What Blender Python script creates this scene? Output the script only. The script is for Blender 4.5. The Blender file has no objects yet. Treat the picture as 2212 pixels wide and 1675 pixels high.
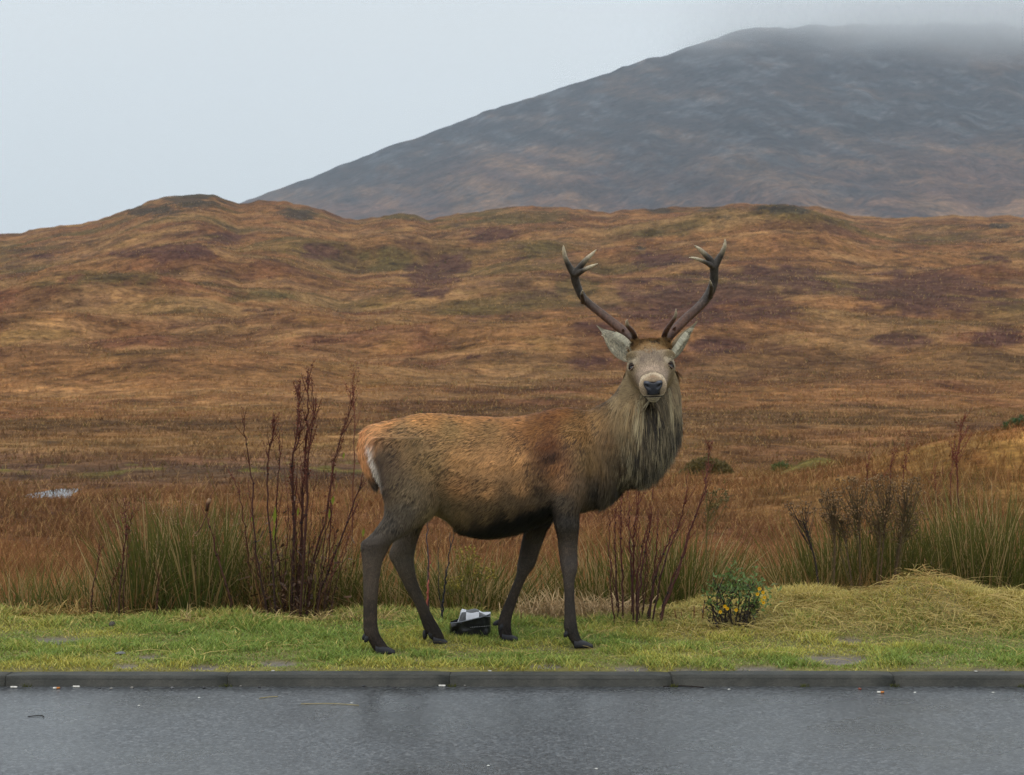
import bpy, math, random
import numpy as np
from mathutils import Vector
from mathutils.bvhtree import BVHTree

random.seed(7)
RNG = np.random.default_rng(11)

# ------------------------------------------------------------------ camera, light, exposure
F, CX, HY, CAMZ = 4459.0, 1106.0, 740.0, 1.418     # focal length, centre column, horizon row (2212 px wide frame); eye height
scene = bpy.context.scene
COL = scene.collection
cam_d = bpy.data.cameras.new("camera")
cam_d.sensor_width = 36.0
cam_d.lens = F / 2212.0 * 36.0
cam_d.shift_y = -(837.5 - HY) / 2212.0
cam_d.clip_start, cam_d.clip_end = 0.1, 20000.0
cam_d.dof.use_dof = True
cam_d.dof.focus_distance = 9.2
cam_d.dof.aperture_fstop = 11.0
cam = bpy.data.objects.new("camera", cam_d)
cam.location = (0, 0, CAMZ)
cam.rotation_euler = (math.radians(90), 0, 0)
COL.objects.link(cam)
scene.camera = cam

SUN_EL, SUN_AZ = 62.0, 205.0
world = bpy.data.worlds.new("World")
scene.world = world
world.use_nodes = True
wn, wl = world.node_tree.nodes, world.node_tree.links
wn.clear()
w_out = wn.new("ShaderNodeOutputWorld")
w_bg = wn.new("ShaderNodeBackground")
sky = wn.new("ShaderNodeTexSky")
sky.sky_type = 'NISHITA'
sky.sun_disc = False
sky.sun_elevation = math.radians(SUN_EL)
sky.sun_rotation = math.radians(SUN_AZ)
sky.dust_density = 4.0
sk_s = wn.new("ShaderNodeVectorMath"); sk_s.operation = 'SCALE'; sk_s.inputs['Scale'].default_value = 0.10
wl.new(sky.outputs[0], sk_s.inputs[0])
geo = wn.new("ShaderNodeTexCoord")
sep = wn.new("ShaderNodeSeparateXYZ")
wl.new(geo.outputs['Generated'], sep.inputs[0])
ramp = wn.new("ShaderNodeValToRGB")                 # overcast cloud deck, a little brighter towards the zenith
ramp.color_ramp.elements[0].position = 0.0
ramp.color_ramp.elements[0].color = (0.70, 0.785, 0.83, 1)
ramp.color_ramp.elements[1].position = 1.0
ramp.color_ramp.elements[1].color = (0.98, 1.02, 1.05, 1)
e = ramp.color_ramp.elements.new(0.12); e.color = (0.82, 0.88, 0.905, 1)
wl.new(sep.outputs[2], ramp.inputs[0])
cn = wn.new("ShaderNodeTexNoise"); cn.inputs['Scale'].default_value = 2.5; cn.inputs['Detail'].default_value = 3
wl.new(geo.outputs['Generated'], cn.inputs['Vector'])
cm = wn.new("ShaderNodeMapRange"); cm.inputs[1].default_value = 0.3; cm.inputs[2].default_value = 0.7
cm.inputs[3].default_value = 0.965; cm.inputs[4].default_value = 1.02
wl.new(cn.outputs[0], cm.inputs[0])
cs = wn.new("ShaderNodeVectorMath"); cs.operation = 'SCALE'
wl.new(ramp.outputs[0], cs.inputs[0]); wl.new(cm.outputs[0], cs.inputs['Scale'])
mx = wn.new("ShaderNodeMix"); mx.data_type = 'RGBA'; mx.inputs[0].default_value = 0.93
wl.new(sk_s.outputs[0], mx.inputs[6]); wl.new(cs.outputs[0], mx.inputs[7])
wl.new(mx.outputs[2], w_bg.inputs[0])
w_bg.inputs[1].default_value = 1.0
wl.new(w_bg.outputs[0], w_out.inputs[0])

sun_d = bpy.data.lights.new("sun", 'SUN')
sun_d.energy = 1.1
sun_d.angle = math.radians(50)
sun_d.color = (1.0, 0.97, 0.93)
sun = bpy.data.objects.new("sun", sun_d)
sun.rotation_euler = (math.radians(90 - SUN_EL), 0, math.radians(-25))
COL.objects.link(sun)

scene.view_settings.view_transform = 'Standard'
scene.view_settings.look = 'None'
scene.view_settings.exposure = 0.0
scene.view_settings.gamma = 1.0
scene.render.engine = 'CYCLES'
scene.cycles.use_denoising = True
scene.cycles.denoiser = 'OPENIMAGEDENOISE'
scene.cycles.denoising_input_passes = 'RGB_ALBEDO_NORMAL'
scene.cycles.denoising_prefilter = 'FAST'
scene.cycles.max_bounces = 14
scene.cycles.diffuse_bounces = 3
scene.cycles.glossy_bounces = 2
scene.cycles.volume_bounces = 12
scene.cycles.transparent_max_bounces = 6

# ------------------------------------------------------------------ helpers
def P(px, py, Y):
    """point at depth Y seen in column px and row py of the photograph (2212 px wide)"""
    return np.array(((px - CX) / F * Y, Y, CAMZ - (py - HY) / F * Y))

def V3(a): return Vector((float(a[0]), float(a[1]), float(a[2])))

def proj(v):
    v = np.asarray(v, float)
    return CX + F * v[..., 0] / v[..., 1], HY + F * (CAMZ - v[..., 2]) / v[..., 1]

def lin(c):
    c = np.asarray(c, float) / 255.0
    return np.where(c <= 0.04045, c / 12.92, ((c + 0.055) / 1.055) ** 2.4)

def _h(ix, iy, iz, seed):
    h = (ix.astype(np.uint64) * np.uint64(374761393) + iy.astype(np.uint64) * np.uint64(668265263)
         + iz.astype(np.uint64) * np.uint64(2147483647) + np.uint64(seed * 1446652347)) & np.uint64(0xffffffff)
    h = ((h ^ (h >> np.uint64(13))) * np.uint64(1274126177)) & np.uint64(0xffffffff)
    h = ((h ^ (h >> np.uint64(15))) * np.uint64(2246822519)) & np.uint64(0xffffffff)
    return (h ^ (h >> np.uint64(16))).astype(np.float64) / 4294967295.0

def noise3(x, y, z, seed=0):
    x, y, z = (np.asarray(a, float) + 50000.0 for a in np.broadcast_arrays(x, y, z))
    ix, iy, iz = np.floor(x), np.floor(y), np.floor(z)
    fx, fy, fz = x - ix, y - iy, z - iz
    fx, fy, fz = (f * f * (3 - 2 * f) for f in (fx, fy, fz))
    r = 0
    for a in (0, 1):
        wa = fx if a else 1 - fx
        for b in (0, 1):
            wb = fy if b else 1 - fy
            for c in (0, 1):
                wc = fz if c else 1 - fz
                r = r + wa * wb * wc * _h(ix + a, iy + b, iz + c, seed)
    return r

def noise2(x, y, seed=0):
    x, y = (np.asarray(a, float) + 50000.0 for a in np.broadcast_arrays(x, y))
    ix, iy = np.floor(x), np.floor(y)
    fx, fy = x - ix, y - iy
    fx, fy = fx * fx * (3 - 2 * fx), fy * fy * (3 - 2 * fy)
    z0 = np.zeros_like(ix)
    return ((1 - fx) * (1 - fy) * _h(ix, iy, z0, seed) + fx * (1 - fy) * _h(ix + 1, iy, z0, seed)
            + (1 - fx) * fy * _h(ix, iy + 1, z0, seed) + fx * fy * _h(ix + 1, iy + 1, z0, seed))

def fbm(x, y, oct=4, seed=0):
    r, a, t = 0, 0.5, 0
    for o in range(oct):
        r = r + a * noise2(x * 2 ** o + 17.3 * o, y * 2 ** o - 9.1 * o, seed + o)
        t += a
        a *= 0.5
    return r / t

def sstep(a, b, x):
    t = np.clip((np.asarray(x, float) - a) / (b - a), 0, 1)
    return t * t * (3 - 2 * t)

def mixc(a, b, t):
    t = np.asarray(t)[..., None]
    return a * (1 - t) + b * t

def tag(o, label=None, cat=None, group=None, kind=None):
    if label: o["label"] = label
    if cat: o["category"] = cat
    if group: o["group"] = group
    if kind: o["kind"] = kind
    return o

def link(name, me, mats=None, parent=None):
    o = bpy.data.objects.new(name, me)
    COL.objects.link(o)
    if parent is not None: o.parent = parent
    for m in (mats if isinstance(mats, (list, tuple)) else [mats] if mats else []):
        me.materials.append(m)
    return o

def mesh_np(name, verts, faces, mat=None, parent=None, col=None, smooth=True, midx=None):
    """faces: (M,k) int array, all of one size; col: per-vertex linear rgb"""
    verts = np.asarray(verts, np.float32); faces = np.asarray(faces, np.int32)
    me = bpy.data.meshes.new(name)
    n, m, k = len(verts), len(faces), faces.shape[1]
    me.vertices.add(n); me.vertices.foreach_set("co", verts.ravel())
    me.loops.add(m * k); me.loops.foreach_set("vertex_index", faces.ravel())
    me.polygons.add(m)
    me.polygons.foreach_set("loop_start", np.arange(0, m * k, k, dtype=np.int32))
    me.polygons.foreach_set("loop_total", np.full(m, k, np.int32))
    if midx is not None: me.polygons.foreach_set("material_index", np.asarray(midx, np.int32))
    me.polygons.foreach_set("use_smooth", np.full(m, bool(smooth)))
    if col is not None:
        a = me.color_attributes.new("Col", 'FLOAT_COLOR', 'POINT')
        c = np.ones((n, 4), np.float32); c[:, :3] = col
        a.data.foreach_set("color", c.ravel())
    me.update(calc_edges=True)
    return link(name, me, mat, parent)

class MB:
    """collects small shapes into one triangle mesh with vertex colours"""
    def __init__(s): s.v, s.f, s.c, s.n = [], [], [], 0
    def add(s, v, f, c):
        v = np.asarray(v, float).reshape(-1, 3); f = np.asarray(f, int).reshape(-1, 3)
        c = np.asarray(c, float)
        if c.ndim == 1: c = np.tile(c, (len(v), 1))
        s.v.append(v); s.f.append(f + s.n); s.c.append(c); s.n += len(v)
    def tube(s, pts, rad, c, n=6, cap=True):
        v, f = tube_geo(pts, rad, n, cap)
        c = np.asarray(c, float)
        if c.ndim == 2:
            c = np.vstack([np.repeat(c, n, 0), c[:1], c[-1:]]) if cap else np.repeat(c, n, 0)
        s.add(v, f, c)
    def blob(s, p, r, c, seed=0, rough=0.15, nu=8, nv=6, rot=0.0):
        v, f = blob_geo(r, nu, nv, seed, rough)
        ca, sa = math.cos(rot), math.sin(rot)
        v = v @ np.array([[ca, sa, 0], [-sa, ca, 0], [0, 0, 1]])
        s.add(v + np.asarray(p), f, c)
    def build(s, name, mat, parent=None, smooth=True):
        return mesh_np(name, np.vstack(s.v), np.vstack(s.f), mat, parent, np.vstack(s.c), smooth)

def tube_geo(pts, rad, n=6, cap=True):
    pts = np.asarray(pts, float); rad = np.broadcast_to(np.asarray(rad, float), (len(pts),))
    d = np.gradient(pts, axis=0); d /= np.linalg.norm(d, axis=1)[:, None] + 1e-12
    ref = np.array((0.31, 0.9, 0.13))
    u = np.cross(d, ref); u /= np.linalg.norm(u, axis=1)[:, None] + 1e-12
    w = np.cross(d, u)
    a = np.arange(n) * 2 * math.pi / n
    ring = u[:, None] * np.cos(a)[None, :, None] + w[:, None] * np.sin(a)[None, :, None]
    v = (pts[:, None] + ring * rad[:, None, None]).reshape(-1, 3)
    f = []
    for i in range(len(pts) - 1):
        for j in range(n):
            k = (j + 1) % n
            q = (i * n + j, i * n + k, (i + 1) * n + k, (i + 1) * n + j)
            f += [(q[0], q[1], q[2]), (q[0], q[2], q[3])]
    if cap:
        b = len(v); v = np.vstack([v, pts[:1], pts[-1:]]); L = (len(pts) - 1) * n
        for j in range(n):
            k = (j + 1) % n
            f += [(b, k, j), (b + 1, L + j, L + k)]
    return v, np.array(f)

def blob_geo(r, nu=8, nv=6, seed=0, rough=0.15):
    r = np.broadcast_to(np.asarray(r, float), (3,))
    v = [(0, 0, 1)]
    for i in range(1, nv):
        th = math.pi * i / nv
        for j in range(nu):
            ph = 2 * math.pi * j / nu
            v.append((math.sin(th) * math.cos(ph), math.sin(th) * math.sin(ph), math.cos(th)))
    v.append((0, 0, -1)); v = np.array(v)
    k = 1 + rough * 2 * (noise3(v[:, 0] * 1.6 + seed * 3.1, v[:, 1] * 1.6, v[:, 2] * 1.6, seed) - 0.5)
    f = []
    for j in range(nu):
        f.append((0, 1 + j, 1 + (j + 1) % nu))
        f.append((len(v) - 1, 1 + (nv - 2) * nu + (j + 1) % nu, 1 + (nv - 2) * nu + j))
    for i in range(nv - 2):
        for j in range(nu):
            a, b = 1 + i * nu + j, 1 + i * nu + (j + 1) % nu
            f += [(a, a + nu, b), (b, a + nu, b + nu)]
    return v * k[:, None] * r, np.array(f)

def spline(pts, n):
    """Catmull-Rom through pts (any dimension), n samples"""
    p = np.asarray(pts, float)
    p = np.vstack([2 * p[0] - p[1], p, 2 * p[-1] - p[-2]])
    m = len(p) - 3
    t = np.linspace(0, m - 1e-9, n); i = t.astype(int); t = (t - i)[:, None]
    a, b, c, d = p[i], p[i + 1], p[i + 2], p[i + 3]
    return 0.5 * (2 * b + (c - a) * t + (2 * a - 5 * b + 4 * c - d) * t * t + (3 * b - a - 3 * c + d) * t ** 3)

def ribbons(root, d, bend, L, W, side, c0, c1, seg=2):
    """tapering blades: verts, triangles, colours"""
    root, d, bend, side = (np.asarray(a, float) for a in (root, d, bend, side))
    n = len(root); vs, cs = [], []
    for s in range(seg + 1):
        t = s / seg
        p = root + d * (L * t)[:, None] + bend * (L * t * t)[:, None]
        c = c0 * (1 - t) + c1 * t
        if s < seg:
            w = side * (W * 0.5 * (1 - 0.55 * t * t))[:, None]
            vs += [p - w, p + w]; cs += [c, c]
        else:
            vs.append(p); cs.append(c)
    k = 2 * seg + 1
    V = np.stack(vs, 1).reshape(-1, 3); C = np.stack(cs, 1).reshape(-1, 3)
    tri = []
    for s in range(seg - 1):
        a = 2 * s
        tri += [(a, a + 1, a + 3), (a, a + 3, a + 2)]
    tri.append((2 * seg - 2, 2 * seg - 1, 2 * seg))
    T = (np.arange(n)[:, None, None] * k + np.array(tri)[None]).reshape(-1, 3)
    return V, T, C

def unit(a): return a / (np.linalg.norm(a, axis=-1, keepdims=True) + 1e-12)

# ------------------------------------------------------------------ materials
def mat_new(name):
    m = bpy.data.materials.new(name); m.use_nodes = True
    return m, m.node_tree.nodes, m.node_tree.links, m.node_tree.nodes["Principled BSDF"]

def mat_vcol(name, rough=0.7, spec=0.3, scales=(), amount=0.25, bump=0.0, bscale=60.0, bdist=0.01, gain=1.0, translucent=0.0, coat=0.0):
    """vertex colour times noise of several scales"""
    m, N, L, b = mat_new(name)
    at = N.new("ShaderNodeAttribute"); at.attribute_name = "Col"
    out = at.outputs['Color']
    tc = N.new("ShaderNodeTexCoord")
    fac = None
    for sc in scales:
        nz = N.new("ShaderNodeTexNoise"); nz.inputs['Scale'].default_value = sc; nz.inputs['Detail'].default_value = 4
        L.new(tc.outputs['Object'], nz.inputs['Vector'])
        mr = N.new("ShaderNodeMapRange"); mr.inputs[1].default_value = 0.3; mr.inputs[2].default_value = 0.7
        mr.inputs[3].default_value = 1 - amount; mr.inputs[4].default_value = 1 + amount
        L.new(nz.outputs[0], mr.inputs[0])
        if fac is None: fac = mr.outputs[0]
        else:
            mu = N.new("ShaderNodeMath"); mu.operation = 'MULTIPLY'
            L.new(fac, mu.inputs[0]); L.new(mr.outputs[0], mu.inputs[1]); fac = mu.outputs[0]
    vs = N.new("ShaderNodeVectorMath"); vs.operation = 'SCALE'
    L.new(out, vs.inputs[0]); vs.inputs['Scale'].default_value = gain
    out = vs.outputs[0]
    if fac is not None:
        v2 = N.new("ShaderNodeVectorMath"); v2.operation = 'SCALE'
        L.new(out, v2.inputs[0]); L.new(fac, v2.inputs['Scale']); out = v2.outputs[0]
    L.new(out, b.inputs['Base Color'])
    b.inputs['Roughness'].default_value = rough
    b.inputs['Specular IOR Level'].default_value = spec
    b.inputs['Coat Weight'].default_value = coat
    if bump:
        nb = N.new("ShaderNodeTexNoise"); nb.inputs['Scale'].default_value = bscale; nb.inputs['Detail'].default_value = 5
        L.new(tc.outputs['Object'], nb.inputs['Vector'])
        bp = N.new("ShaderNodeBump"); bp.inputs['Strength'].default_value = bump; bp.inputs['Distance'].default_value = bdist
        L.new(nb.outputs[0], bp.inputs['Height']); L.new(bp.outputs[0], b.inputs['Normal'])
    if translucent:
        tr = N.new("ShaderNodeBsdfTranslucent"); L.new(out, tr.inputs[0])
        ms = N.new("ShaderNodeMixShader"); ms.inputs[0].default_value = translucent
        o = N["Material Output"]
        L.new(b.outputs[0], ms.inputs[1]); L.new(tr.outputs[0], ms.inputs[2]); L.new(ms.outputs[0], o.inputs[0])
    return m

M_TERR = mat_vcol("moor_ground", 0.95, 0.05, (0.22, 0.7, 2.1, 7.0), 0.27, 0.9, 1.6, 0.4)
M_MOUNT = mat_vcol("mountain_ground", 0.95, 0.05, (0.014, 0.05, 0.17), 0.32, 1.0, 0.05, 14.0)
M_GRASS = mat_vcol("grass_blades", 0.55, 0.25, translucent=0.25)
M_DRY = mat_vcol("dry_grass", 0.75, 0.15, translucent=0.2)
M_STEM = mat_vcol("plant_stem", 0.7, 0.2, (45.0,), 0.3)
M_LEAF = mat_vcol("plant_leaf", 0.5, 0.3, translucent=0.2)
M_VERGE = mat_vcol("verge_soil", 0.7, 0.35, (9.0, 40.0, 160.0), 0.2, 0.7, 45.0, 0.02)
M_SKIN = mat_vcol("hide", 0.8, 0.15, (60.0,), 0.15)
M_FUR = mat_vcol("fur", 0.6, 0.22)
M_ANTLER = mat_vcol("antler_bone", 0.45, 0.4, (40.0, 160.0), 0.22, 0.5, 120.0, 0.004)
M_HOOF = mat_vcol("hoof_horn", 0.6, 0.3, (120.0,), 0.2, 0.3, 160.0, 0.002)
M_ROCK = mat_vcol("rock", 0.75, 0.3, (30.0, 120.0), 0.25, 0.6, 60.0, 0.01)
M_LITTER = mat_vcol("litter", 0.6, 0.3, (90.0,), 0.12)
M_PLASTIC = mat_vcol("polythene", 0.28, 0.5, (25.0,), 0.12, 0.25, 30.0, 0.006)

def add_flecks(m, specs):
    """sharp-edged tussock and heather flecks over a vertex-coloured ground: (scale, lo, hi, factor)"""
    N, L = m.node_tree.nodes, m.node_tree.links; b = N["Principled BSDF"]
    src = b.inputs['Base Color'].links[0].from_socket
    tc = N.new("ShaderNodeTexCoord")
    for k, (sc, lo, hi, col) in enumerate(specs):
        mp = N.new("ShaderNodeMapping"); mp.inputs['Location'].default_value = (13.7 * k, -7.1 * k, 3.3 * k)
        nz = N.new("ShaderNodeTexNoise"); nz.inputs['Scale'].default_value = sc; nz.inputs['Detail'].default_value = 7; nz.inputs['Roughness'].default_value = 0.62
        L.new(tc.outputs['Object'], mp.inputs[0]); L.new(mp.outputs[0], nz.inputs['Vector'])
        mr = N.new("ShaderNodeMapRange"); mr.inputs[1].default_value = lo; mr.inputs[2].default_value = hi
        L.new(nz.outputs[0], mr.inputs[0])
        mx_ = N.new("ShaderNodeMix"); mx_.data_type = 'RGBA'; mx_.blend_type = 'MULTIPLY'
        mx_.inputs[7].default_value = (*col, 1)
        L.new(mr.outputs[0], mx_.inputs[0]); L.new(src, mx_.inputs[6]); src = mx_.outputs[2]
    L.new(src, b.inputs['Base Color'])
add_flecks(M_TERR, [(0.16, 0.53, 0.60, (0.70, 0.72, 0.72)), (0.5, 0.54, 0.60, (0.62, 0.60, 0.64)), (1.3, 0.55, 0.62, (0.66, 0.66, 0.66)), (0.33, 0.55, 0.63, (1.22, 1.20, 1.12)), (0.9, 0.56, 0.62, (1.25, 1.22, 1.15)), (0.11, 0.56, 0.63, (0.92, 0.96, 0.86))])
add_flecks(M_MOUNT, [(0.012, 0.52, 0.60, (0.66, 0.70, 0.76)), (0.04, 0.53, 0.60, (0.60, 0.62, 0.68)), (0.11, 0.54, 0.62, (0.66, 0.66, 0.70)), (0.05, 0.55, 0.62, (1.22, 1.2, 1.15)), (0.12, 0.56, 0.63, (1.3, 1.27, 1.25))])

def make_asphalt():
    m, N, L, b = mat_new("wet_asphalt")
    tc = N.new("ShaderNodeTexCoord")
    vo = N.new("ShaderNodeTexVoronoi"); vo.inputs['Scale'].default_value = 100.0
    v2 = N.new("ShaderNodeTexNoise"); v2.inputs['Scale'].default_value = 55.0; v2.inputs['Detail'].default_value = 6; v2.inputs['Roughness'].default_value = 0.7
    n1 = N.new("ShaderNodeTexNoise"); n1.inputs['Scale'].default_value = 1.3; n1.inputs['Detail'].default_value = 5
    for x in (vo, v2, n1): L.new(tc.outputs['Object'], x.inputs['Vector'])
    sx = N.new("ShaderNodeSeparateColor"); L.new(vo.outputs['Color'], sx.inputs[0])
    cr = N.new("ShaderNodeValToRGB")
    cr.color_ramp.elements[0].position = 0.0; cr.color_ramp.elements[0].color = (0.020, 0.022, 0.025, 1)
    cr.color_ramp.elements[1].position = 1.0; cr.color_ramp.elements[1].color = (0.15, 0.155, 0.16, 1)
    ee = cr.color_ramp.elements.new(0.8); ee.color = (0.080, 0.089, 0.098, 1)
    L.new(sx.outputs[0], cr.inputs[0])
    mr = N.new("ShaderNodeMapRange"); mr.inputs[1].default_value = 0.3; mr.inputs[2].default_value = 0.7; mr.inputs[3].default_value = 0.68; mr.inputs[4].default_value = 1.3
    L.new(n1.outputs[0], mr.inputs[0])
    sc = N.new("ShaderNodeVectorMath"); sc.operation = 'SCALE'; L.new(cr.outputs[0], sc.inputs[0]); L.new(mr.outputs[0], sc.inputs['Scale'])
    L.new(sc.outputs[0], b.inputs['Base Color'])
    ad = N.new("ShaderNodeMath"); ad.operation = 'MULTIPLY_ADD'; ad.inputs[1].default_value = 0.6
    L.new(v2.outputs[0], ad.inputs[0]); L.new(sx.outputs[1], ad.inputs[2])
    bp = N.new("ShaderNodeBump"); bp.inputs['Strength'].default_value = 0.36; bp.inputs['Distance'].default_value = 0.006
    L.new(ad.outputs[0], bp.inputs['Height']); L.new(bp.outputs[0], b.inputs['Normal'])
    rr = N.new("ShaderNodeMapRange"); rr.inputs[1].default_value = 0.35; rr.inputs[2].default_value = 0.65; rr.inputs[3].default_value = 0.22; rr.inputs[4].default_value = 0.42
    L.new(n1.outputs[0], rr.inputs[0]); L.new(rr.outputs[0], b.inputs['Roughness'])
    b.inputs['Specular IOR Level'].default_value = 0.5
    return m

def make_concrete():
    m, N, L, b = mat_new("kerb_concrete")
    tc = N.new("ShaderNodeTexCoord"); oi = N.new("ShaderNodeObjectInfo")
    ad = N.new("ShaderNodeVectorMath"); ad.operation = 'ADD'
    L.new(tc.outputs['Object'], ad.inputs[0])
    cmb = N.new("ShaderNodeCombineXYZ"); mm = N.new("ShaderNodeMath"); mm.operation = 'MULTIPLY'; mm.inputs[1].default_value = 30.0
    L.new(oi.outputs['Random'], mm.inputs[0]); L.new(mm.outputs[0], cmb.inputs[0]); L.new(cmb.outputs[0], ad.inputs[1])
    n1 = N.new("ShaderNodeTexNoise"); n1.inputs['Scale'].default_value = 7.0; n1.inputs['Detail'].default_value = 8; n1.inputs['Roughness'].default_value = 0.65
    n2 = N.new("ShaderNodeTexNoise"); n2.inputs['Scale'].default_value = 160.0; n2.inputs['Detail'].default_value = 4
    for x in (n1, n2): L.new(ad.outputs[0], x.inputs['Vector'])
    cr = N.new("ShaderNodeValToRGB")
    cr.color_ramp.elements[0].position = 0.38; cr.color_ramp.elements[0].color = (0.013, 0.0145, 0.010, 1)
    cr.color_ramp.elements[1].position = 0.64; cr.color_ramp.elements[1].color = (0.046, 0.044, 0.034, 1)
    L.new(n1.outputs[0], cr.inputs[0])
    mr = N.new("ShaderNodeMapRange"); mr.inputs[1].default_value = 0.3; mr.inputs[2].default_value = 0.7; mr.inputs[3].default_value = 0.7; mr.inputs[4].default_value = 1.3
    L.new(n2.outputs[0], mr.inputs[0])
    sc = N.new("ShaderNodeVectorMath"); sc.operation = 'SCALE'; L.new(cr.outputs[0], sc.inputs[0]); L.new(mr.outputs[0], sc.inputs['Scale'])
    L.new(sc.outputs[0], b.inputs['Base Color'])
    bp = N.new("ShaderNodeBump"); bp.inputs['Strength'].default_value = 0.6; bp.inputs['Distance'].default_value = 0.004
    L.new(n2.outputs[0], bp.inputs['Height']); L.new(bp.outputs[0], b.inputs['Normal'])
    b.inputs['Roughness'].default_value = 0.6
    return m

def mat_plain(name, c, rough=0.5, spec=0.5):
    m, N, L, b = mat_new(name)
    tc = N.new("ShaderNodeTexCoord"); nz = N.new("ShaderNodeTexNoise"); nz.inputs['Scale'].default_value = 80.0
    L.new(tc.outputs['Object'], nz.inputs['Vector'])
    cr = N.new("ShaderNodeValToRGB")
    cr.color_ramp.elements[0].color = (*[x * 0.8 for x in c], 1); cr.color_ramp.elements[1].color = (*[x * 1.2 for x in c], 1)
    L.new(nz.outputs[0], cr.inputs[0]); L.new(cr.outputs[0], b.inputs['Base Color'])
    b.inputs['Roughness'].default_value = rough; b.inputs['Specular IOR Level'].default_value = spec
    return m

M_ASPHALT, M_KERB = make_asphalt(), make_concrete()
M_EYE = mat_plain("eye_glaze", (0.006, 0.004, 0.003), 0.06, 0.6)
M_WATER = mat_plain("bog_water", (0.02, 0.018, 0.015), 0.03, 0.6)

# ------------------------------------------------------------------ setting: road, kerb, verge
YK0, YK1, ZK = 8.505, 8.625, 0.046
def grid(name, xs, ys, zf, mat, col=None, parent=None):
    X, Y = np.meshgrid(xs, ys); Z = zf(X, Y)
    v = np.stack([X, Y, Z], -1).reshape(-1, 3); nx = len(xs)
    i = np.arange(len(ys) - 1)[:, None] * nx + np.arange(nx - 1)[None]
    f = np.stack([i, i + 1, i + nx + 1, i + nx], -1).reshape(-1, 4)
    c = col(v) if col else None
    return mesh_np(name, v, f, mat, parent, c)

road = grid("road", np.linspace(-60, 60, 61), np.linspace(-12, YK0 + 0.03, 30), lambda x, y: 0 * x, M_ASPHALT)
tag(road, "dark wet asphalt road with fine pale aggregate", "road", kind="structure")

bed = grid("kerb", np.linspace(-30, 30, 3), np.linspace(YK0 + 0.004, YK1 + 0.05, 3), lambda x, y: 0 * x + 0.006, M_KERB)
tag(bed, "low weathered concrete kerb along the road", "kerb", kind="structure")
def kerb_mesh():
    n = 9; prof = [(YK0, -0.05), (YK0, 0.026)]
    for k in range(n):
        a = math.pi * (1 - 0.5 * k / (n - 1)) 
        prof.append((YK0 + 0.02 + 0.02 * math.cos(a), 0.026 + (ZK - 0.026) * math.sin(a)))
    prof += [(YK1 - 0.006, ZK), (YK1, ZK - 0.006), (YK1, -0.05)]
    L = 0.915 - 0.0035; nx = 13
    xs = np.linspace(0, L, nx)
    v = []
    for i, x in enumerate(xs):
        e = 0.0025 if i in (0, nx - 1) else 0.0
        for (y, z) in prof:
            w = 0.0015 * (noise2(x * 14, y * 40 + z * 50, 5) - 0.5) * 2
            v.append((x, y + w + (e if y < YK0 + 0.03 else 0), z + w - (e if z > 0.03 else 0)))
    m = len(prof); f = []
    for i in range(nx - 1):
        for j in range(m - 1):
            f.append((i * m + j, (i + 1) * m + j, (i + 1) * m + j + 1, i * m + j + 1))
    f.append(tuple(range(m))[::-1][::-1]); f.append(tuple((nx - 1) * m + j for j in range(m))[::-1])
    me = bpy.data.meshes.new("kerb_stone"); me.from_pydata(v, [], f); me.update()
    for p in me.polygons: p.use_smooth = len(p.vertices) == 4
    me.materials.append(M_KERB)
    return me
km = kerb_mesh()
for k in range(-5, 8):
    o = bpy.data.objects.new("kerb_stone", km); COL.objects.link(o); o.parent = bed
    o.location = (-1.173 + 0.9155 * (k - 1) + 0.0018, random.uniform(-0.0025, 0.0025), random.uniform(-0.002, 0.001))

mj = bpy.data.meshes.new("mortar_joint")
_pr = [(YK0 + .003, -.04), (YK0 + .003, .024), (YK0 + .010, ZK - .006), (YK0 + .024, ZK - .0035), (YK1 - .002, ZK - .0035), (YK1 - .002, -.04)]
mj.from_pydata([(x, y, z) for x in (-.005, .005) for y, z in _pr], [], [tuple(range(6)), tuple(range(11, 5, -1))] + [(k, k + 6, (k + 1) % 6 + 6, (k + 1) % 6) for k in range(6)])
mj.materials.append(mat_plain("mortar", (0.03, 0.03, 0.026), .8, .2))
for k in range(-5, 9):
    o = bpy.data.objects.new("mortar_joint", mj); COL.objects.link(o); o.parent = bed; o.location = (-1.173 + 0.9155 * (k - 1) - .0003, 0, 0)

def verge_z(X, Y):
    px = CX + F * X / Y
    z = 0.048 + 0.0 * X
    z = z + 0.11 * sstep(1250, 1750, px) * sstep(9.2, 10.35, Y)
    z = z + 0.13 * np.exp(-((px - 1985) / 105) ** 2 - ((Y - 9.98) / 0.24) ** 2)          # mown hay heap
    z = z + 0.03 * (fbm(X * 1.7, Y * 1.7, 3, 3) - 0.5) * sstep(8.7, 9.0, Y)
    z = z + 0.03 * np.exp(-((px + 10) / 60) ** 2 - ((Y - 10.1) / 0.15) ** 2)
    z = z - 0.012 * mud(X, Y)
    z = z - 0.28 * sstep(10.28, 11.2, Y)
    return z * sstep(8.55, 8.7, Y) + (1 - sstep(8.55, 8.7, Y)) * 0.034

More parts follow.
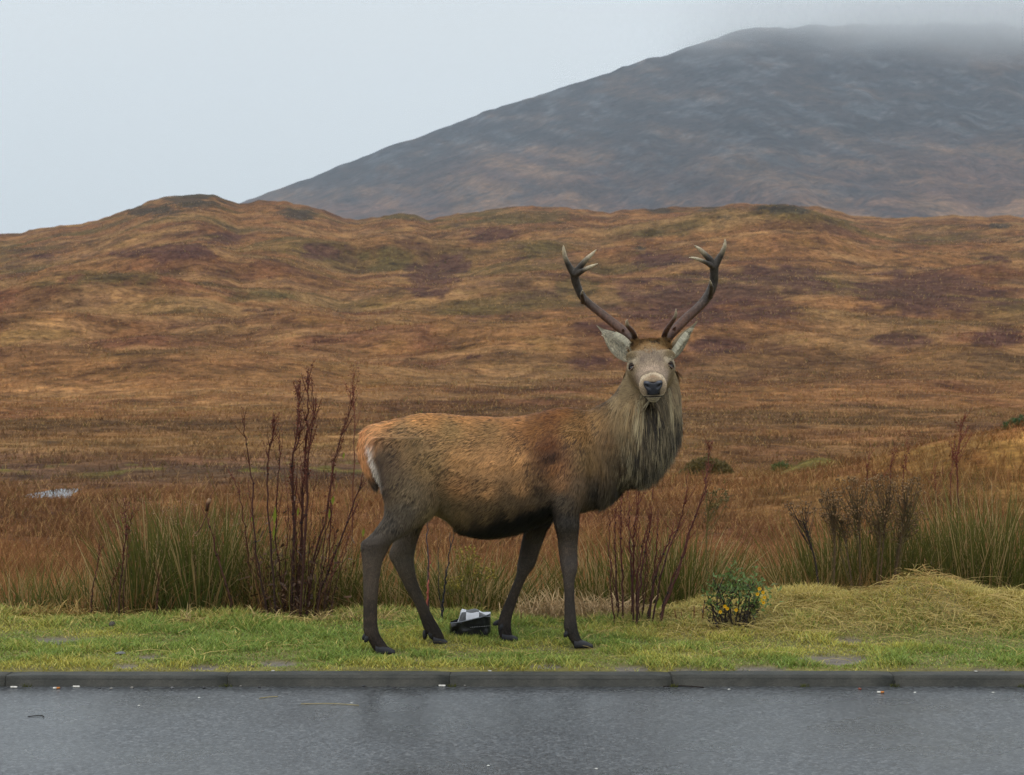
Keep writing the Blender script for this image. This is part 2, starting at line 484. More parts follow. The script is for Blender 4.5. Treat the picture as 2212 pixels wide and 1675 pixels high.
MUD = [(122, 1384, 55, 13), (1800, 1424, 85, 11), (600, 1432, 40, 7), (1640, 1442, 60, 6), (1365, 1441, 40, 6), (330, 1420, 30, 5),
       (1830, 1387, 30, 5), (1180, 1437, 40, 5), (440, 1440, 40, 6), (2130, 1447, 40, 5), (270, 1438, 30, 5), (1480, 1446, 30, 5), (900, 1425, 30, 5)]
def mud(X, Y):
    px = CX + F * X / Y; py = HY + F * (CAMZ - 0.05) / Y
    m = 0 * X
    for (a, b, rx, ry) in MUD:
        d = ((px - a) / rx) ** 2 + ((py - b) / ry) ** 2 + 1.1 * (fbm(X * 14, Y * 14, 3, 8) - 0.5)
        m = np.maximum(m, 1 - sstep(0.6, 1.25, d))
    return m

def verge_col(v):
    X, Y = v[:, 0], v[:, 1]
    c = mixc(lin((96, 88, 46)) * np.ones((len(v), 3)), lin((120, 114, 54)), fbm(X * 4, Y * 4, 4, 21))
    c = mixc(c, lin((112, 104, 94)), mud(X, Y))
    px = CX + F * X / Y
    straw = sstep(1200, 1600, px) * sstep(9.3, 9.8, Y)
    return mixc(c, lin((150, 134, 84)), straw * 0.7)
verge = grid("verge_ground", np.linspace(-6.5, 6.5, 330), np.linspace(YK1 - 0.004, 10.9, 95), verge_z, M_VERGE, verge_col)
tag(verge, "grassy roadside verge with bare muddy patches", "verge", kind="structure")

# ------------------------------------------------------------------ setting: moor, hills, mountain
SKY_X = [-900, -500, -200, 0, 120, 200, 245, 290, 360, 430, 470, 515, 560, 620, 680, 740, 770, 800, 850, 900, 930, 1000, 1080, 1150, 1230, 1300, 1380, 1500, 1600, 1700, 1770, 1820, 1860, 1950, 2050, 2212, 2500, 3200]
SKY_Y = [560, 545, 525, 509, 490, 479, 464, 446, 427, 418, 424, 440, 433, 436, 450, 471, 475, 468, 463, 464, 472, 460, 450, 447, 449, 459, 453, 447, 441, 440, 447, 459, 470, 473, 469, 468, 476, 510]
BUMPS = [(320, 330, 26, 22, 5.5), (120, 262, 22, 16, 4.5), (-40, 205, 15, 12, 3.0), (470, 152, 11, 9, 1.6), (560, 285, 8, 8, 2.2), (900, 420, 30, 24, 6.0),
         (30, 155, 12, 10, 1.7), (1130, 300, 18, 16, 3.0), (1700, 380, 40, 24, 5.0), (2000, 260, 26, 14, 2.6), (1500, 210, 20, 12, 1.6), (700, 210, 16, 12, 1.6), (1650, 470, 30, 20, 6.0), (2250, 330, 20, 16, 4.0),
         (2420, 39, 4.9, 6.0, 1.42), (2060, 36, 2.2, 4, 0.25), (1760, 47, 0.75, 1.4, 0.42), (1660, 62, 2.5, 3, 0.3), (95, 40.6, .50, 1.5, -.20), (140, 42.5, .22, .8, -.12)]
def terr_z(X, Y):
    t = X / Y; px = np.clip(CX + F * t, -900, 3200)
    near = np.interp(Y, [8, 10.1, 10.6, 12, 16, 25, 45, 80, 125, 2000], [-0.1, -0.06, -0.1, -0.3, -0.62, -1.1, -1.7, -2.1, -2.2, -2.2])
    zs = CAMZ + (HY - np.interp(px, SKY_X, SKY_Y)) / F * 650.0
    w = np.clip((Y - 118) / 532.0, 0, 1)
    z = near + (zs + 2.2) * np.power(w, 1.3)
    z = z - np.where(Y > 650, (Y - 650) * 0.18 + ((Y - 650) / 60) ** 2 * 0.5, 0)
    for (bp, by, wx, wy, h) in BUMPS:
        bx = (bp - CX) / F * by
        z = z + h * np.exp(-((X - bx) / wx) ** 2 - ((Y - by) / wy) ** 2)
    fade = sstep(120, 200, Y) * (1 - sstep(560, 640, Y))
    zr = 1.1 * (fbm(px / 22, 0 * px, 4, 37) - 0.5) * sstep(520, 640, Y) * (Y < 720)
    z = z + zr + fade * 7.0 * (fbm(X / 50, Y / 62, 3, 31) - 0.5)
    z = z + sstep(60, 200, Y) * 1.7 * (fbm(X / 9, Y / 11, 3, 32) - 0.5)
    z = z + sstep(11, 30, Y) * 0.34 * (fbm(X / 2.2, Y / 2.2, 3, 33) - 0.5)
    return z

HEATH = [(1990, 630, 140, 50), (1560, 640, 190, 55), (1700, 600, 90, 30), (1450, 690, 100, 25), (930, 600, 60, 35), (975, 575, 30, 25), (1545, 748, 60, 15), (1270, 782, 65, 8), (2160, 725, 55, 22),
         (1280, 705, 60, 14), (1060, 510, 60, 18), (1420, 560, 70, 20), (540, 670, 30, 5), (580, 672, 24, 9), (440, 666, 14, 6), (700, 545, 60, 20), (350, 545, 110, 20), (1940, 735, 60, 14), (2150, 560, 30, 8), (480, 520, 40, 14),
         (95, 556, 30, 5), (1025, 695, 12, 4), (1025, 772, 18, 4)]
ROCKP = [(1690, 452, 60, 11), (1430, 455, 30, 6), (1385, 533, 16, 8), (640, 462, 40, 14), (420, 432, 70, 18), (2160, 488, 24, 7), (1530, 452, 30, 5), (1560, 470, 26, 5), (330, 455, 60, 12)]
GREENP = [(1130, 470, 120, 16), (860, 467, 60, 8), (430, 421, 60, 7), (1420, 505, 80, 8), (830, 560, 60, 25), (1180, 545, 50, 18), (230, 600, 100, 14), (560, 640, 60, 14), (120, 615, 60, 8), (1250, 620, 40, 20)]
def terr_col(v):
    X, Y = v[:, 0], v[:, 1]; px, py = proj(v)
    a, b = fbm(X / 14, Y / 22, 4, 41), fbm(X / 3.2, Y / 6.0, 4, 42)
    c = fbm(X / 40, Y / 26, 4, 43); d = fbm(X / 1.1, Y / 1.6, 3, 44)
    o = np.ones((len(v), 3))
    tawny, brown, red, olive, straw, heath = (lin(x) for x in ((140, 101, 64), (108, 78, 53), (108, 70, 50), (98, 86, 52), (160, 125, 82), (80, 58, 52)))
    k = mixc(brown * o, tawny, sstep(0.36, 0.6, a * 0.6 + b * 0.4))
    k = mixc(k, red, 0.7 * sstep(0.5, 0.66, fbm(X / 9, Y / 30, 4, 45)) * (1 - 0.5 * sstep(250, 400, Y)))
    k = mixc(k, olive, 0.65 * sstep(0.52, 0.68, c) * (0.35 + 0.65 * sstep(150, 240, Y)))
    k = mixc(k, straw, 0.5 * sstep(0.54, 0.64, fbm(X / 16, Y / 9, 4, 46)))
    k = mixc(k, heath, 0.45 * sstep(0.55, 0.7, fbm(X / 5.5, Y / 5.5, 4, 47)) * sstep(120, 250, Y))
    k = mixc(k, k * 0.68, sstep(0.5, 0.72, d) * (1 - sstep(80, 160, Y)))
    jit = 2.4 * (fbm(X / 7, Y / 11, 4, 48) - 0.5) + 2.2 * (fbm(X / 1.9, Y / 4.0, 3, 49) - 0.5)
    def patch(lst):
        m = 0 * X
        for (x0, y0, rx, ry) in lst:
            m = np.maximum(m, 1 - sstep(0.55, 1.3, ((px - x0) / rx) ** 2 + ((py - y0) / ry) ** 2 + jit))
        return m * sstep(110, 150, Y)
    k = mixc(k, lin((84, 76, 46)), 0.6 * patch(GREENP))
    k = mixc(k, lin((84, 58, 52)), 0.8 * patch(HEATH))
    k = mixc(k, lin((62, 60, 54)), 0.8 * patch(ROCKP))
    bog = np.exp(-((py - 1022) / 38) ** 2) * (1 - sstep(700, 1300, px)) * (Y < 110)
    k = mixc(k, lin((88, 70, 58)), 0.75 * bog)
    moss = np.exp(-((py - 1012) / 22) ** 2) * sstep(0.66, 0.74, fbm(X / 0.9, Y / 1.6, 2, 51)) * (1 - sstep(900, 1400, px)) * (Y < 110)
    k = mixc(k, lin((112, 106, 50)), moss * .8)
    near = 1 - sstep(14, 40, Y)
    k = mixc(k, lin((130, 88, 55)), 0.4 * near)
    mound = np.exp(-((X - (2420 - CX) / F * 39) / 6.5) ** 2 - ((Y - 36) / 8) ** 2)
    k = mixc(k, mixc(lin((116, 72, 38)) * o, lin((160, 122, 68)), sstep(0.5, 0.66, fbm(X / 1.5, Y / 2, 3, 52))), 0.75 * mound)
    gm = np.exp(-((X - (1760 - CX) / F * 46.5) / 0.95) ** 2 - ((Y - 46.5) / 1.7) ** 2)
    k = mixc(k, lin((118, 112, 58)), np.clip(1.1 * gm, 0, .8))
    return (k * .97 + k.mean(1, keepdims=True) * .03) * np.array((1.0, .955, .93))

ts = np.concatenate([-np.geomspace(3.2, 0.305, 26), np.linspace(-0.30, 0.30, 400), np.geomspace(0.305, 3.2, 26)])
Ys = np.concatenate([np.geomspace(10.15, 120, 230), np.linspace(121, 640, 300), np.linspace(642, 800, 40)])
T, YY = np.meshgrid(ts, Ys); XX = T * YY
ZZ = terr_z(XX, YY)
tv = np.stack([XX, YY, ZZ], -1).reshape(-1, 3); nx = len(ts)
ii = np.arange(len(Ys) - 1)[:, None] * nx + np.arange(nx - 1)[None]
moor = mesh_np("moor", tv, np.stack([ii, ii + 1, ii + nx + 1, ii + nx], -1).reshape(-1, 4), M_TERR, None, terr_col(tv))
tag(moor, "tawny brown grass moor rising to low heather hills", "moorland", kind="structure")

MT_X = [-900, 0, 300, 515, 700, 850, 1000, 1130, 1300, 1400, 1500, 1600, 1650, 1720, 1850, 2000, 2212, 2500, 3000, 3600]
MT_Y = [700, 560, 500, 440, 372, 315, 262, 213, 163, 130, 98, 68, 62, 58, 52, 50, 56, 40, 90, 180]
def mountain():
    pxs = np.linspace(-900, 3600, 330); YR, YF = 3800.0, 1350.0
    rows = np.linspace(0, 1, 170)
    PX, R = np.meshgrid(pxs, rows)
    ridge = CAMZ + (HY - np.interp(PX, MT_X, MT_Y)) / F * YR
    ridge = ridge + 14 * (fbm(PX / 45, 0 * PX, 5, 63) - 0.5)
    Y = YF + (YR - YF) * R
    X = (PX - CX) / F * Y * (0.55 + 0.45 * R) / 1.0 + (PX - CX) / F * YR * 0.45 * (1 - R)
    Z = -2 + (ridge + 2) * (0.25 * R + 0.75 * np.power(R, 1.9))
    Z = Z + (1 - R) * R * 4 * (60 * (fbm(X / 260 + Z / 300, Y / 420, 5, 61) - 0.5) + 34 * (fbm((X - Z * 0.9) / 60, Y / 190, 4, 62) - 0.5))
    back = np.linspace(0.02, 1, 12)
    Yb = YR + 700 * back[:, None] + 0 * pxs[None]
    Xb = np.repeat(X[-1:], 12, 0)
    Zb = Z[-1:] - (back[:, None] ** 1.5) * (Z[-1:] + 30) * 0.9
    X, Y, Z = np.vstack([X, Xb]), np.vstack([Y, Yb]), np.vstack([Z, Zb])
    v = np.stack([X, Y, Z], -1).reshape(-1, 3); nx = len(pxs)
    i = np.arange(len(Z) - 1)[:, None] * nx + np.arange(nx - 1)[None]
    f = np.stack([i, i + 1, i + nx + 1, i + nx], -1).reshape(-1, 4)
    x, z = v[:, 0], v[:, 2]
    s1 = fbm((x - 1.7 * z) / 120, (z + 0.55 * x) / 30, 5, 71)
    s2 = fbm(x / 330, z / 90, 4, 72); s3 = fbm((x - 1.3 * z) / 50, (z + 0.7 * x) / 12, 4, 73)
    o = np.ones((len(v), 3))
    k = mixc(lin((88, 66, 56)) * o, lin((112, 84, 64)), sstep(0.4, 0.62, s1))
    hi = sstep(170, 330, z + 200 * (s2 - 0.5))
    k = mixc(k, lin((38, 40, 44)), 0.85 * hi)
    k = mixc(k, lin((88, 92, 96)), 0.6 * hi * sstep(0.55, 0.68, s3))
    k = mixc(k, lin((132, 102, 74)), 0.4 * sstep(0.58, 0.66, s1) * (1 - 0.6 * hi))
    k = mixc(k, lin((52, 50, 54)), 0.7 * sstep(0.58, 0.7, s3) * (1 - hi) * sstep(0.45, 0.6, s2))
    o_ = mesh_np("mountain", v, f, M_MOUNT, None, k)
    tag(o_, "broad hazy mountain with rocky upper slopes fading into cloud", "mountain", kind="structure")
mountain()

# air
def volume_box(name, lo, hi, build):
    c = [(x, y, z) for x in (lo[0], hi[0]) for y in (lo[1], hi[1]) for z in (lo[2], hi[2])]
    f = [(0, 1, 3, 2), (4, 6, 7, 5), (0, 4, 5, 1), (2, 3, 7, 6), (0, 2, 6, 4), (1, 5, 7, 3)]
    me = bpy.data.meshes.new(name); me.from_pydata(c, [], f); me.update()
    m = bpy.data.materials.new(name + "_air"); m.use_nodes = True
    N, L = m.node_tree.nodes, m.node_tree.links; N.clear()
    out = N.new("ShaderNodeOutputMaterial"); pv = N.new("ShaderNodeVolumePrincipled")
    L.new(pv.outputs[0], out.inputs['Volume'])
    build(N, L, pv)
    return tag(link(name, me, m), kind="stuff")
def b_haze(N, L, pv):
    pv.inputs['Color'].default_value = (0.74, 0.87, 1.0, 1)
    pv.inputs['Density'].default_value = 0.95e-4
haze = volume_box("haze", (-5200, -80, -40), (5200, 5400, 680), b_haze)
haze["label"] = "thin pale haze over the whole moor"
def b_cloud(N, L, pv):
    pv.inputs['Color'].default_value = (1.0, 1.0, 1.0, 1)
    pv.inputs['Anisotropy'].default_value = 0.9
    ge = N.new("ShaderNodeNewGeometry"); sp = N.new("ShaderNodeSeparateXYZ"); L.new(ge.outputs['Position'], sp.inputs[0])
    mp = N.new("ShaderNodeVectorMath"); mp.operation = 'MULTIPLY'; mp.inputs[1].default_value = (1 / 260, 1 / 500, 1 / 110)
    L.new(ge.outputs['Position'], mp.inputs[0])
    nz = N.new("ShaderNodeTexNoise"); nz.inputs['Scale'].default_value = 1.0; nz.inputs['Detail'].default_value = 4
    L.new(mp.outputs[0], nz.inputs['Vector'])
    h = N.new("ShaderNodeMath"); h.operation = 'MULTIPLY_ADD'; h.inputs[1].default_value = 260.0     # ragged base
    L.new(nz.outputs[0], h.inputs[0]); L.new(sp.outputs[2], h.inputs[2])
    xr = N.new("ShaderNodeMath"); xr.operation = 'MULTIPLY_ADD'; xr.inputs[1].default_value = 0.05
    L.new(sp.outputs[0], xr.inputs[0]); L.new(h.outputs[0], xr.inputs[2])
    mr = N.new("ShaderNodeMapRange"); mr.interpolation_type = 'SMOOTHSTEP'
    mr.inputs[1].default_value = 590.0; mr.inputs[2].default_value = 800.0; mr.inputs[3].default_value = 0.0; mr.inputs[4].default_value = 0.0060
    L.new(xr.outputs[0], mr.inputs[0])
    fx = N.new("ShaderNodeMapRange"); fx.interpolation_type = 'SMOOTHSTEP'; fx.inputs[1].default_value = 90.0; fx.inputs[2].default_value = 620.0
    fz = N.new("ShaderNodeMapRange"); fz.interpolation_type = 'SMOOTHSTEP'; fz.inputs[1].default_value = 560.0; fz.inputs[2].default_value = 655.0; fz.inputs[3].default_value = 1.0; fz.inputs[4].default_value = 0.0
    L.new(sp.outputs[0], fx.inputs[0]); L.new(sp.outputs[2], fz.inputs[0])
    m1 = N.new("ShaderNodeMath"); m1.operation = 'MULTIPLY'; m2 = N.new("ShaderNodeMath"); m2.operation = 'MULTIPLY'
    L.new(mr.outputs[0], m1.inputs[0]); L.new(fx.outputs[0], m1.inputs[1]); L.new(m1.outputs[0], m2.inputs[0]); L.new(fz.outputs[0], m2.inputs[1])
    L.new(m2.outputs[0], pv.inputs['Density'])
cloud = volume_box("low_cloud", (80, 3000, 300), (2400, 4150, 660), b_cloud)
cloud["label"] = "ragged white cloud wrapped round the mountain top"

# ------------------------------------------------------------------ grass cover (nobody could count it)
def tangent_side(n, ang=None):
    a = RNG.uniform(0, math.pi, n) if ang is None else ang
    return np.stack([np.cos(a), np.sin(a), 0 * a], -1)

def near_grass():
    n = 165000
    X = RNG.uniform(-3.4, 3.4, n); Y = RNG.uniform(YK1 + 0.01, 10.42, n)
    keep = RNG.uniform(0, 1, n) > 0.93 * mud(X, Y)
    edge = sstep(YK1, YK1 + 0.12, Y)
    keep &= RNG.uniform(0, 1, n) < 0.45 + 0.55 * edge
    dens = fbm(X * 3.2, Y * 3.2, 3, 81)
    keep &= RNG.uniform(0, 1, n) < 0.35 + 1.3 * dens
    X, Y, dens, edge = X[keep], Y[keep], dens[keep], edge[keep]; n = len(X)
    Z = verge_z(X, Y); px = CX + F * X / Y
    tuft = fbm(X * 5, Y * 5, 3, 82)
    back = sstep(9.55, 10.2, Y)
    L = (0.018 + 0.035 * sstep(0.35, 0.7, tuft)) * (0.75 + 0.5 * RNG.uniform(0, 1, n)) * (0.55 + 0.45 * edge) * (1 + 0.7 * back) * .85
    for (fx, fy) in ((835, 1412), (952, 1391), (1258, 1399), (1100, 1384), (1278, 1400), (850, 1413)):        # trodden short round the hooves
        Yf_ = (CAMZ - .05) * F / (fy - HY); L = L * (1 - .68 * np.exp(-((X - (fx - CX) / F * Yf_) / .07) ** 2 - ((Y - Yf_ + .03) / .08) ** 2))
    a = RNG.uniform(0, 2 * math.pi, n); lean = RNG.uniform(0.15, 0.95, n)
    d = unit(np.stack([np.cos(a) * lean, np.sin(a) * lean, 1 + 0 * a], -1))
    bend = np.stack([np.cos(a) * 0.5, np.sin(a) * 0.5, -0.25 + 0 * a], -1) * RNG.uniform(0.2, 1, n)[:, None]
    g1 = fbm(X * 2.1 + 9, Y * 3.0, 4, 83); g2 = RNG.uniform(0, 1, n)
    o = np.ones((n, 3))
    c = mixc(lin((120, 138, 62)) * o, lin((172, 164, 78)), sstep(0.4, 0.62, g1 + 0.25 * (g2 - 0.5) + 0.14 * (1 - edge) - 0.1 * sstep(9.1, 9.5, Y)))
    c = mixc(c, lin((124, 152, 86)), 0.6 * (g2 > 0.82))
    straw = np.clip(sstep(1220, 1560, px) * sstep(9.35, 9.75, Y) * 0.62 + 0.28 * sstep(9.8, 10.2, Y) + 0.07, 0, 1)
    c = mixc(c, lin((190, 172, 104)), (RNG.uniform(0, 1, n) < straw) * 0.9)
    c = c * RNG.uniform(0.85, 1.75, n)[:, None]
    W = RNG.uniform(0.0028, 0.0052, n)
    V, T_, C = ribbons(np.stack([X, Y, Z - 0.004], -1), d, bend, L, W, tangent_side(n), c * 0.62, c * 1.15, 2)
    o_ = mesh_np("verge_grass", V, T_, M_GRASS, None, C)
    tag(o_, "short green and yellowing grass covering the verge", "grass", kind="stuff")

    # mown straw lying on the verge, mostly to the right
    n = 30000
    X = RNG.uniform(-3.2, 3.3, n); Y = RNG.uniform(8.75, 10.5, n); px = CX + F * X / Y
    w = 0.03 + 0.9 * sstep(1230, 1600, px) * sstep(9.35, 9.8, Y) + 0.22 * sstep(9.85, 10.15, Y) + 1.0 * np.exp(-((px - 1985) / 130) ** 2 - ((Y - 9.95) / 0.3) ** 2)
    k = RNG.uniform(0, 1, n) < w
    X, Y, px = X[k], Y[k], px[k]; n = len(X); Z = verge_z(X, Y)
    heap = np.exp(-((px - 1985) / 130) ** 2 - ((Y - 9.98) / 0.28) ** 2)
    a = RNG.uniform(0, 2 * math.pi, n); up = RNG.uniform(-0.05, 0.45, n)
    d = unit(np.stack([np.cos(a), np.sin(a) * 0.8, up], -1))
    bend = np.stack([RNG.normal(0, 0.25, n), RNG.normal(0, 0.2, n), -0.25 - RNG.uniform(0, 0.3, n)], -1)
    L = RNG.uniform(0.05, 0.2, n)
    c = mixc(lin((196, 178, 112)) * np.ones((n, 3)), lin((172, 128, 76)), RNG.uniform(0, 1, n) * (0.35 + 0.65 * heap))
    c = mixc(c, lin((140, 140, 70)), (RNG.uniform(0, 1, n) > 0.75) * 0.7) * RNG.uniform(0.7, 1.15, n)[:, None]
    V, T_, C = ribbons(np.stack([X, Y, Z + RNG.uniform(0.004, 0.035, n) + 0.05 * heap * RNG.uniform(0, 1, n)], -1), d, bend, L, RNG.uniform(0.002, 0.0042, n), np.stack([-np.sin(a), np.cos(a), 0.3 * np.ones(n)], -1), c, c, 3)
    o_ = mesh_np("mown_straw", V, T_, M_DRY, None, C)
    tag(o_, "loose pale mown straw strewn over the verge with one heap", "straw", kind="stuff")

def moor_grass():
    n = 330000
    Y = np.exp(RNG.uniform(math.log(10.35), math.log(600), n)); t = RNG.uniform(-0.285, 0.285, n)
    X = t * Y; Z = terr_z(X, Y)
    keep = RNG.uniform(0, 1, n) < 1.0 - 0.75 * np.exp(-((proj(np.stack([X, Y, Z], -1))[1] - 1018) / 30) ** 2) * (t < 0) * (Y < 110)
    keep &= ~((((X + 9.15) / .55) ** 2 + ((Y - 40.6) / 1.9) ** 2) < 1)
    X, Y, Z = X[keep], Y[keep], Z[keep]; n = len(X)
    k = Y / 10.0
    cl = fbm(X / 0.9, Y / 0.9, 3, 91)
    L = (0.16 + 0.36 * sstep(0.3, 0.7, cl)) * RNG.uniform(0.6, 1.2, n) * (1 - 0.25 * sstep(12, 18, Y) - 0.25 * sstep(20, 60, Y)) * (1 + 0.5 * sstep(80, 210, Y) + 0.6 * sstep(210, 500, Y))
    a = RNG.uniform(0, 2 * math.pi, n); lean = RNG.uniform(0.05, 0.6, n)
    wind = 0.25
    d = unit(np.stack([np.cos(a) * lean - wind * 0.3, np.sin(a) * lean, 1 + 0 * a], -1))
    bend = np.stack([np.cos(a) * 0.5 + wind, np.sin(a) * 0.4, -0.3 + 0 * a], -1) * RNG.uniform(0.1, 1, n)[:, None]
    c = terr_col(np.stack([X, Y, Z], -1))
    near = 1 - sstep(12, 22, Y)
    c = mixc(c, lin((140, 96, 60)), 0.35 * near)
    u = RNG.uniform(0, 1, n)
    c = mixc(c, lin((186, 150, 96)), (u > 0.86) * 0.7)
    c = mixc(c, lin((92, 96, 44)), (u < 0.22 * near + 0.04) * 0.8)
    c = c * RNG.uniform(0.82, 1.18, n)[:, None] * 1.15
    W = RNG.uniform(0.002, 0.0042, n) * np.clip(k, 1, 60) ** 0.95
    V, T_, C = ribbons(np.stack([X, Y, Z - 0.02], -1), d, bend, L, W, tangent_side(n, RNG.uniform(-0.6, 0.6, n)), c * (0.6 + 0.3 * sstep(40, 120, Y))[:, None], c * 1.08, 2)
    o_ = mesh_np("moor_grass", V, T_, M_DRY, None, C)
    tag(o_, "long tawny and rust coloured moor grass", "grass", kind="stuff")
near_grass(); moor_grass()

# ------------------------------------------------------------------ the stag
def ymid(X): return 9.30 + 0.18 * X
def pm(px, py, off=0.0):
    """point in the stag's middle plane (or off metres behind it) seen at px, py"""
    Y = 9.30
    for _ in range(3): Y = ymid((px - CX) / F * Y) + off
    return P(px, py, Y)

def loft(rings):
    n = rings[0].shape[0]; v = np.vstack(rings); f = []
    for i in range(len(rings) - 1):
        for j in range(n):
            k = (j + 1) % n
            f += [(i * n + j, i * n + k, (i + 1) * n + k), (i * n + j, (i + 1) * n + k, (i + 1) * n + j)]
    a = len(v); v = np.vstack([v, rings[0].mean(0), rings[-1].mean(0)]); L = (len(rings) - 1) * n
    for j in range(n):
        k = (j + 1) % n
        f += [(a, k, j), (a + 1, L + j, L + k)]
    return v, np.array(f)

NA = 28
ANG = np.arange(NA) * 2 * math.pi / NA
def sup(a, e=2.0):
    c, s = np.cos(a), np.sin(a)
    return np.sign(c) * np.abs(c) ** (2 / e), np.sign(s) * np.abs(s) ** (2 / e)

def resample(st, n):
    st = np.asarray(st, float); return spline(st, n)

body_parts = []
# trunk: column, top row, bottom row, half width
TR = [(784, 930, 985, .045), (800, 918, 1015, .095), (830, 908, 1052, .15), (870, 898, 1082, .18), (910, 889, 1096, .195), (950, 889, 1110, .205),
      (1000, 893, 1140, .230), (1045, 895, 1152, .242), (1090, 896, 1148, .242), (1130, 893, 1137, .232), (1170, 885, 1122, .218), (1205, 877, 1106, .205),
      (1240, 876, 1104, .195), (1270, 884, 1097, .180), (1300, 897, 1082, .155), (1330, 915, 1055, .115), (1352, 935, 1035, .07)]
rings = []
for (px, yt, yb, hw) in resample(TR, 44):
    a = pm(px, yt); b = pm(px, yb); c = (a + b) / 2; h = (a[2] - b[2]) / 2
    cs, sn = sup(ANG, 2.25)
    wf = np.where(sn > 0, 1 - 0.30 * sn ** 2, 1 - 0.10 * sn ** 2)
    ax = unit(np.array((-0.18, 1.0, 0)))
    rings.append(c + cs[:, None] * wf[:, None] * ax * hw + sn[:, None] * np.array((0, 0, h)) - np.array((0, 0, 0.04 * h)))
body_parts.append(loft(rings))

def limb(st, n=40):
    """stations: row, left column, right column, depth offset from the middle plane, depth half width"""
    rg = []
    for (py, xl, xr, off, hd) in resample(st, n):
        c = pm((xl + xr) / 2, py, off); r = (xr - xl) / 2 / F * c[1]; th = float(sstep(1150, 1210, py)); kn = math.exp(-((py - 1226) / 16) ** 2) if xl > 1050 else math.exp(-((py - 1184) / 18) ** 2)
        r = r * (1 + .09 * th + .06 * kn) + .0012 * th; hd = hd * (1 + .10 * th + .12 * kn)
        cs, sn = sup(ANG[::2], 2.1)
        rg.append(c + cs[:, None] * np.array((r, 0.18 * r, 0)) + sn[:, None] * np.array((-0.1 * hd, hd, 0)))
    body_parts.append(loft(rg))

def off_at(px, py_foot, Yf):
    """depth offset from the middle plane for a foot whose sole shows at py_foot"""
    return Yf - ymid((px - CX) / F * Yf)

def yfoot(py): return (CAMZ - 0.05) * F / (py - HY)
oHN, oHF = off_at(825, 0, yfoot(1412)), off_at(945, 0, yfoot(1391))
oFN, oFF = off_at(1250, 0, yfoot(1399)), off_at(1095, 0, yfoot(1384))
w = lambda l, r, k=0.42: (r - l) * k / F * 9.2
limb([(945, 814, 930, -.10, .085), (1000, 820, 950, -.115, .096), (1050, 825, 956, -.125, .094), (1090, 832, 950, -.13, .082), (1118, 828, 932, -.13, .068), (1148, 807, 888, -.13, .052),
      (1172, 785, 846, -.13, .037), (1192, 783, 834, oHN, .032), (1220, 785, 823, oHN, .028), (1262, 786, 817, oHN, .024), (1305, 786, 814, oHN, .022), (1347, 786, 814, oHN, .023),
      (1366, 788, 817, oHN, .026), (1383, 797, 826, oHN, .026), (1397, 805, 836, oHN, .027), (1407, 812, 840, oHN, .024)], 60)
limb([(960, 835, 935, .10, .075), (1010, 838, 945, .115, .085), (1060, 848, 945, .12, .08), (1100, 858, 938, .13, .07), (1136, 864, 914, .13, .055), (1178, 849, 897, .13, .042),
      (1201, 843, 892, oHF, .034), (1220, 852, 893, oHF, .030), (1248, 866, 898, oHF, .026), (1276, 880, 908, oHF, .023), (1304, 896, 920, oHF, .021), (1332, 908, 934, oHF, .022),
      (1355, 916, 947, oHF, .026), (1372, 927, 956, oHF, .027), (1384, 936, 960, oHF, .025)], 60)
limb([(930, 1195, 1275, -.11, .06), (985, 1188, 1284, -.145, .075), (1035, 1184, 1276, -.155, .075), (1075, 1188, 1262, -.15, .068), (1108, 1194, 1252, -.14, .056), (1136, 1198, 1252, -.13, .048),
      (1164, 1204, 1249, oFN, .042), (1192, 1208, 1246, oFN, .037), (1215, 1212, 1246, oFN, .034), (1237, 1216, 1244, oFN, .031), (1254, 1218, 1240, oFN, .026), (1290, 1220, 1240, oFN, .022),
      (1332, 1220, 1243, oFN, .023), (1355, 1219, 1246, oFN, .027), (1372, 1226, 1250, oFN, .027), (1386, 1235, 1258, oFN, .027), (1394, 1240, 1262, oFN, .025)], 60)
limb([(1000, 1180, 1260, .12, .07), (1050, 1172, 1255, .14, .07), (1085, 1162, 1235, .14, .065), (1108, 1150, 1212, .14, .055), (1136, 1136, 1187, .14, .046), (1164, 1128, 1176, oFF, .040),
      (1192, 1124, 1164, oFF, .036), (1220, 1120, 1154, oFF, .033), (1237, 1118, 1143, oFF, .030), (1250, 1114, 1135, oFF, .026), (1276, 1103, 1124, oFF, .022), (1304, 1091, 1114, oFF, .021),
      (1332, 1080, 1105, oFF, .023), (1350, 1077, 1103, oFF, .026), (1366, 1078, 1104, oFF, .027), (1377, 1081, 1106, oFF, .024)], 60)

# neck: axis column, row, half width in the picture plane, half depth, depth offset
rings = []
NK = [(1215, 985, 88, .150, .0), (1265, 975, 86, .155, .0), (1315, 960, 84, .155, -.01), (1365, 925, 80, .150, -.03), (1393, 882, 72, .135, -.04), (1404, 838, 61, .118, -.02), (1406, 798, 51, .092, .0)]
nk = resample(NK, 26)
for i, (px, py, r, hd, off) in enumerate(nk):
    c = pm(px, py, off)
    t = nk[min(i + 1, len(nk) - 1), :2] - nk[max(i - 1, 0), :2]; t = t / np.hypot(*t)
    perp = np.array((-t[1], 0, -t[0])); rr = r / F * c[1]
    cs, sn = sup(ANG, 2.1)
    rings.append(c + cs[:, None] * perp * rr + sn[:, None] * np.array((0, hd, 0)))
body_parts.append(loft(rings))

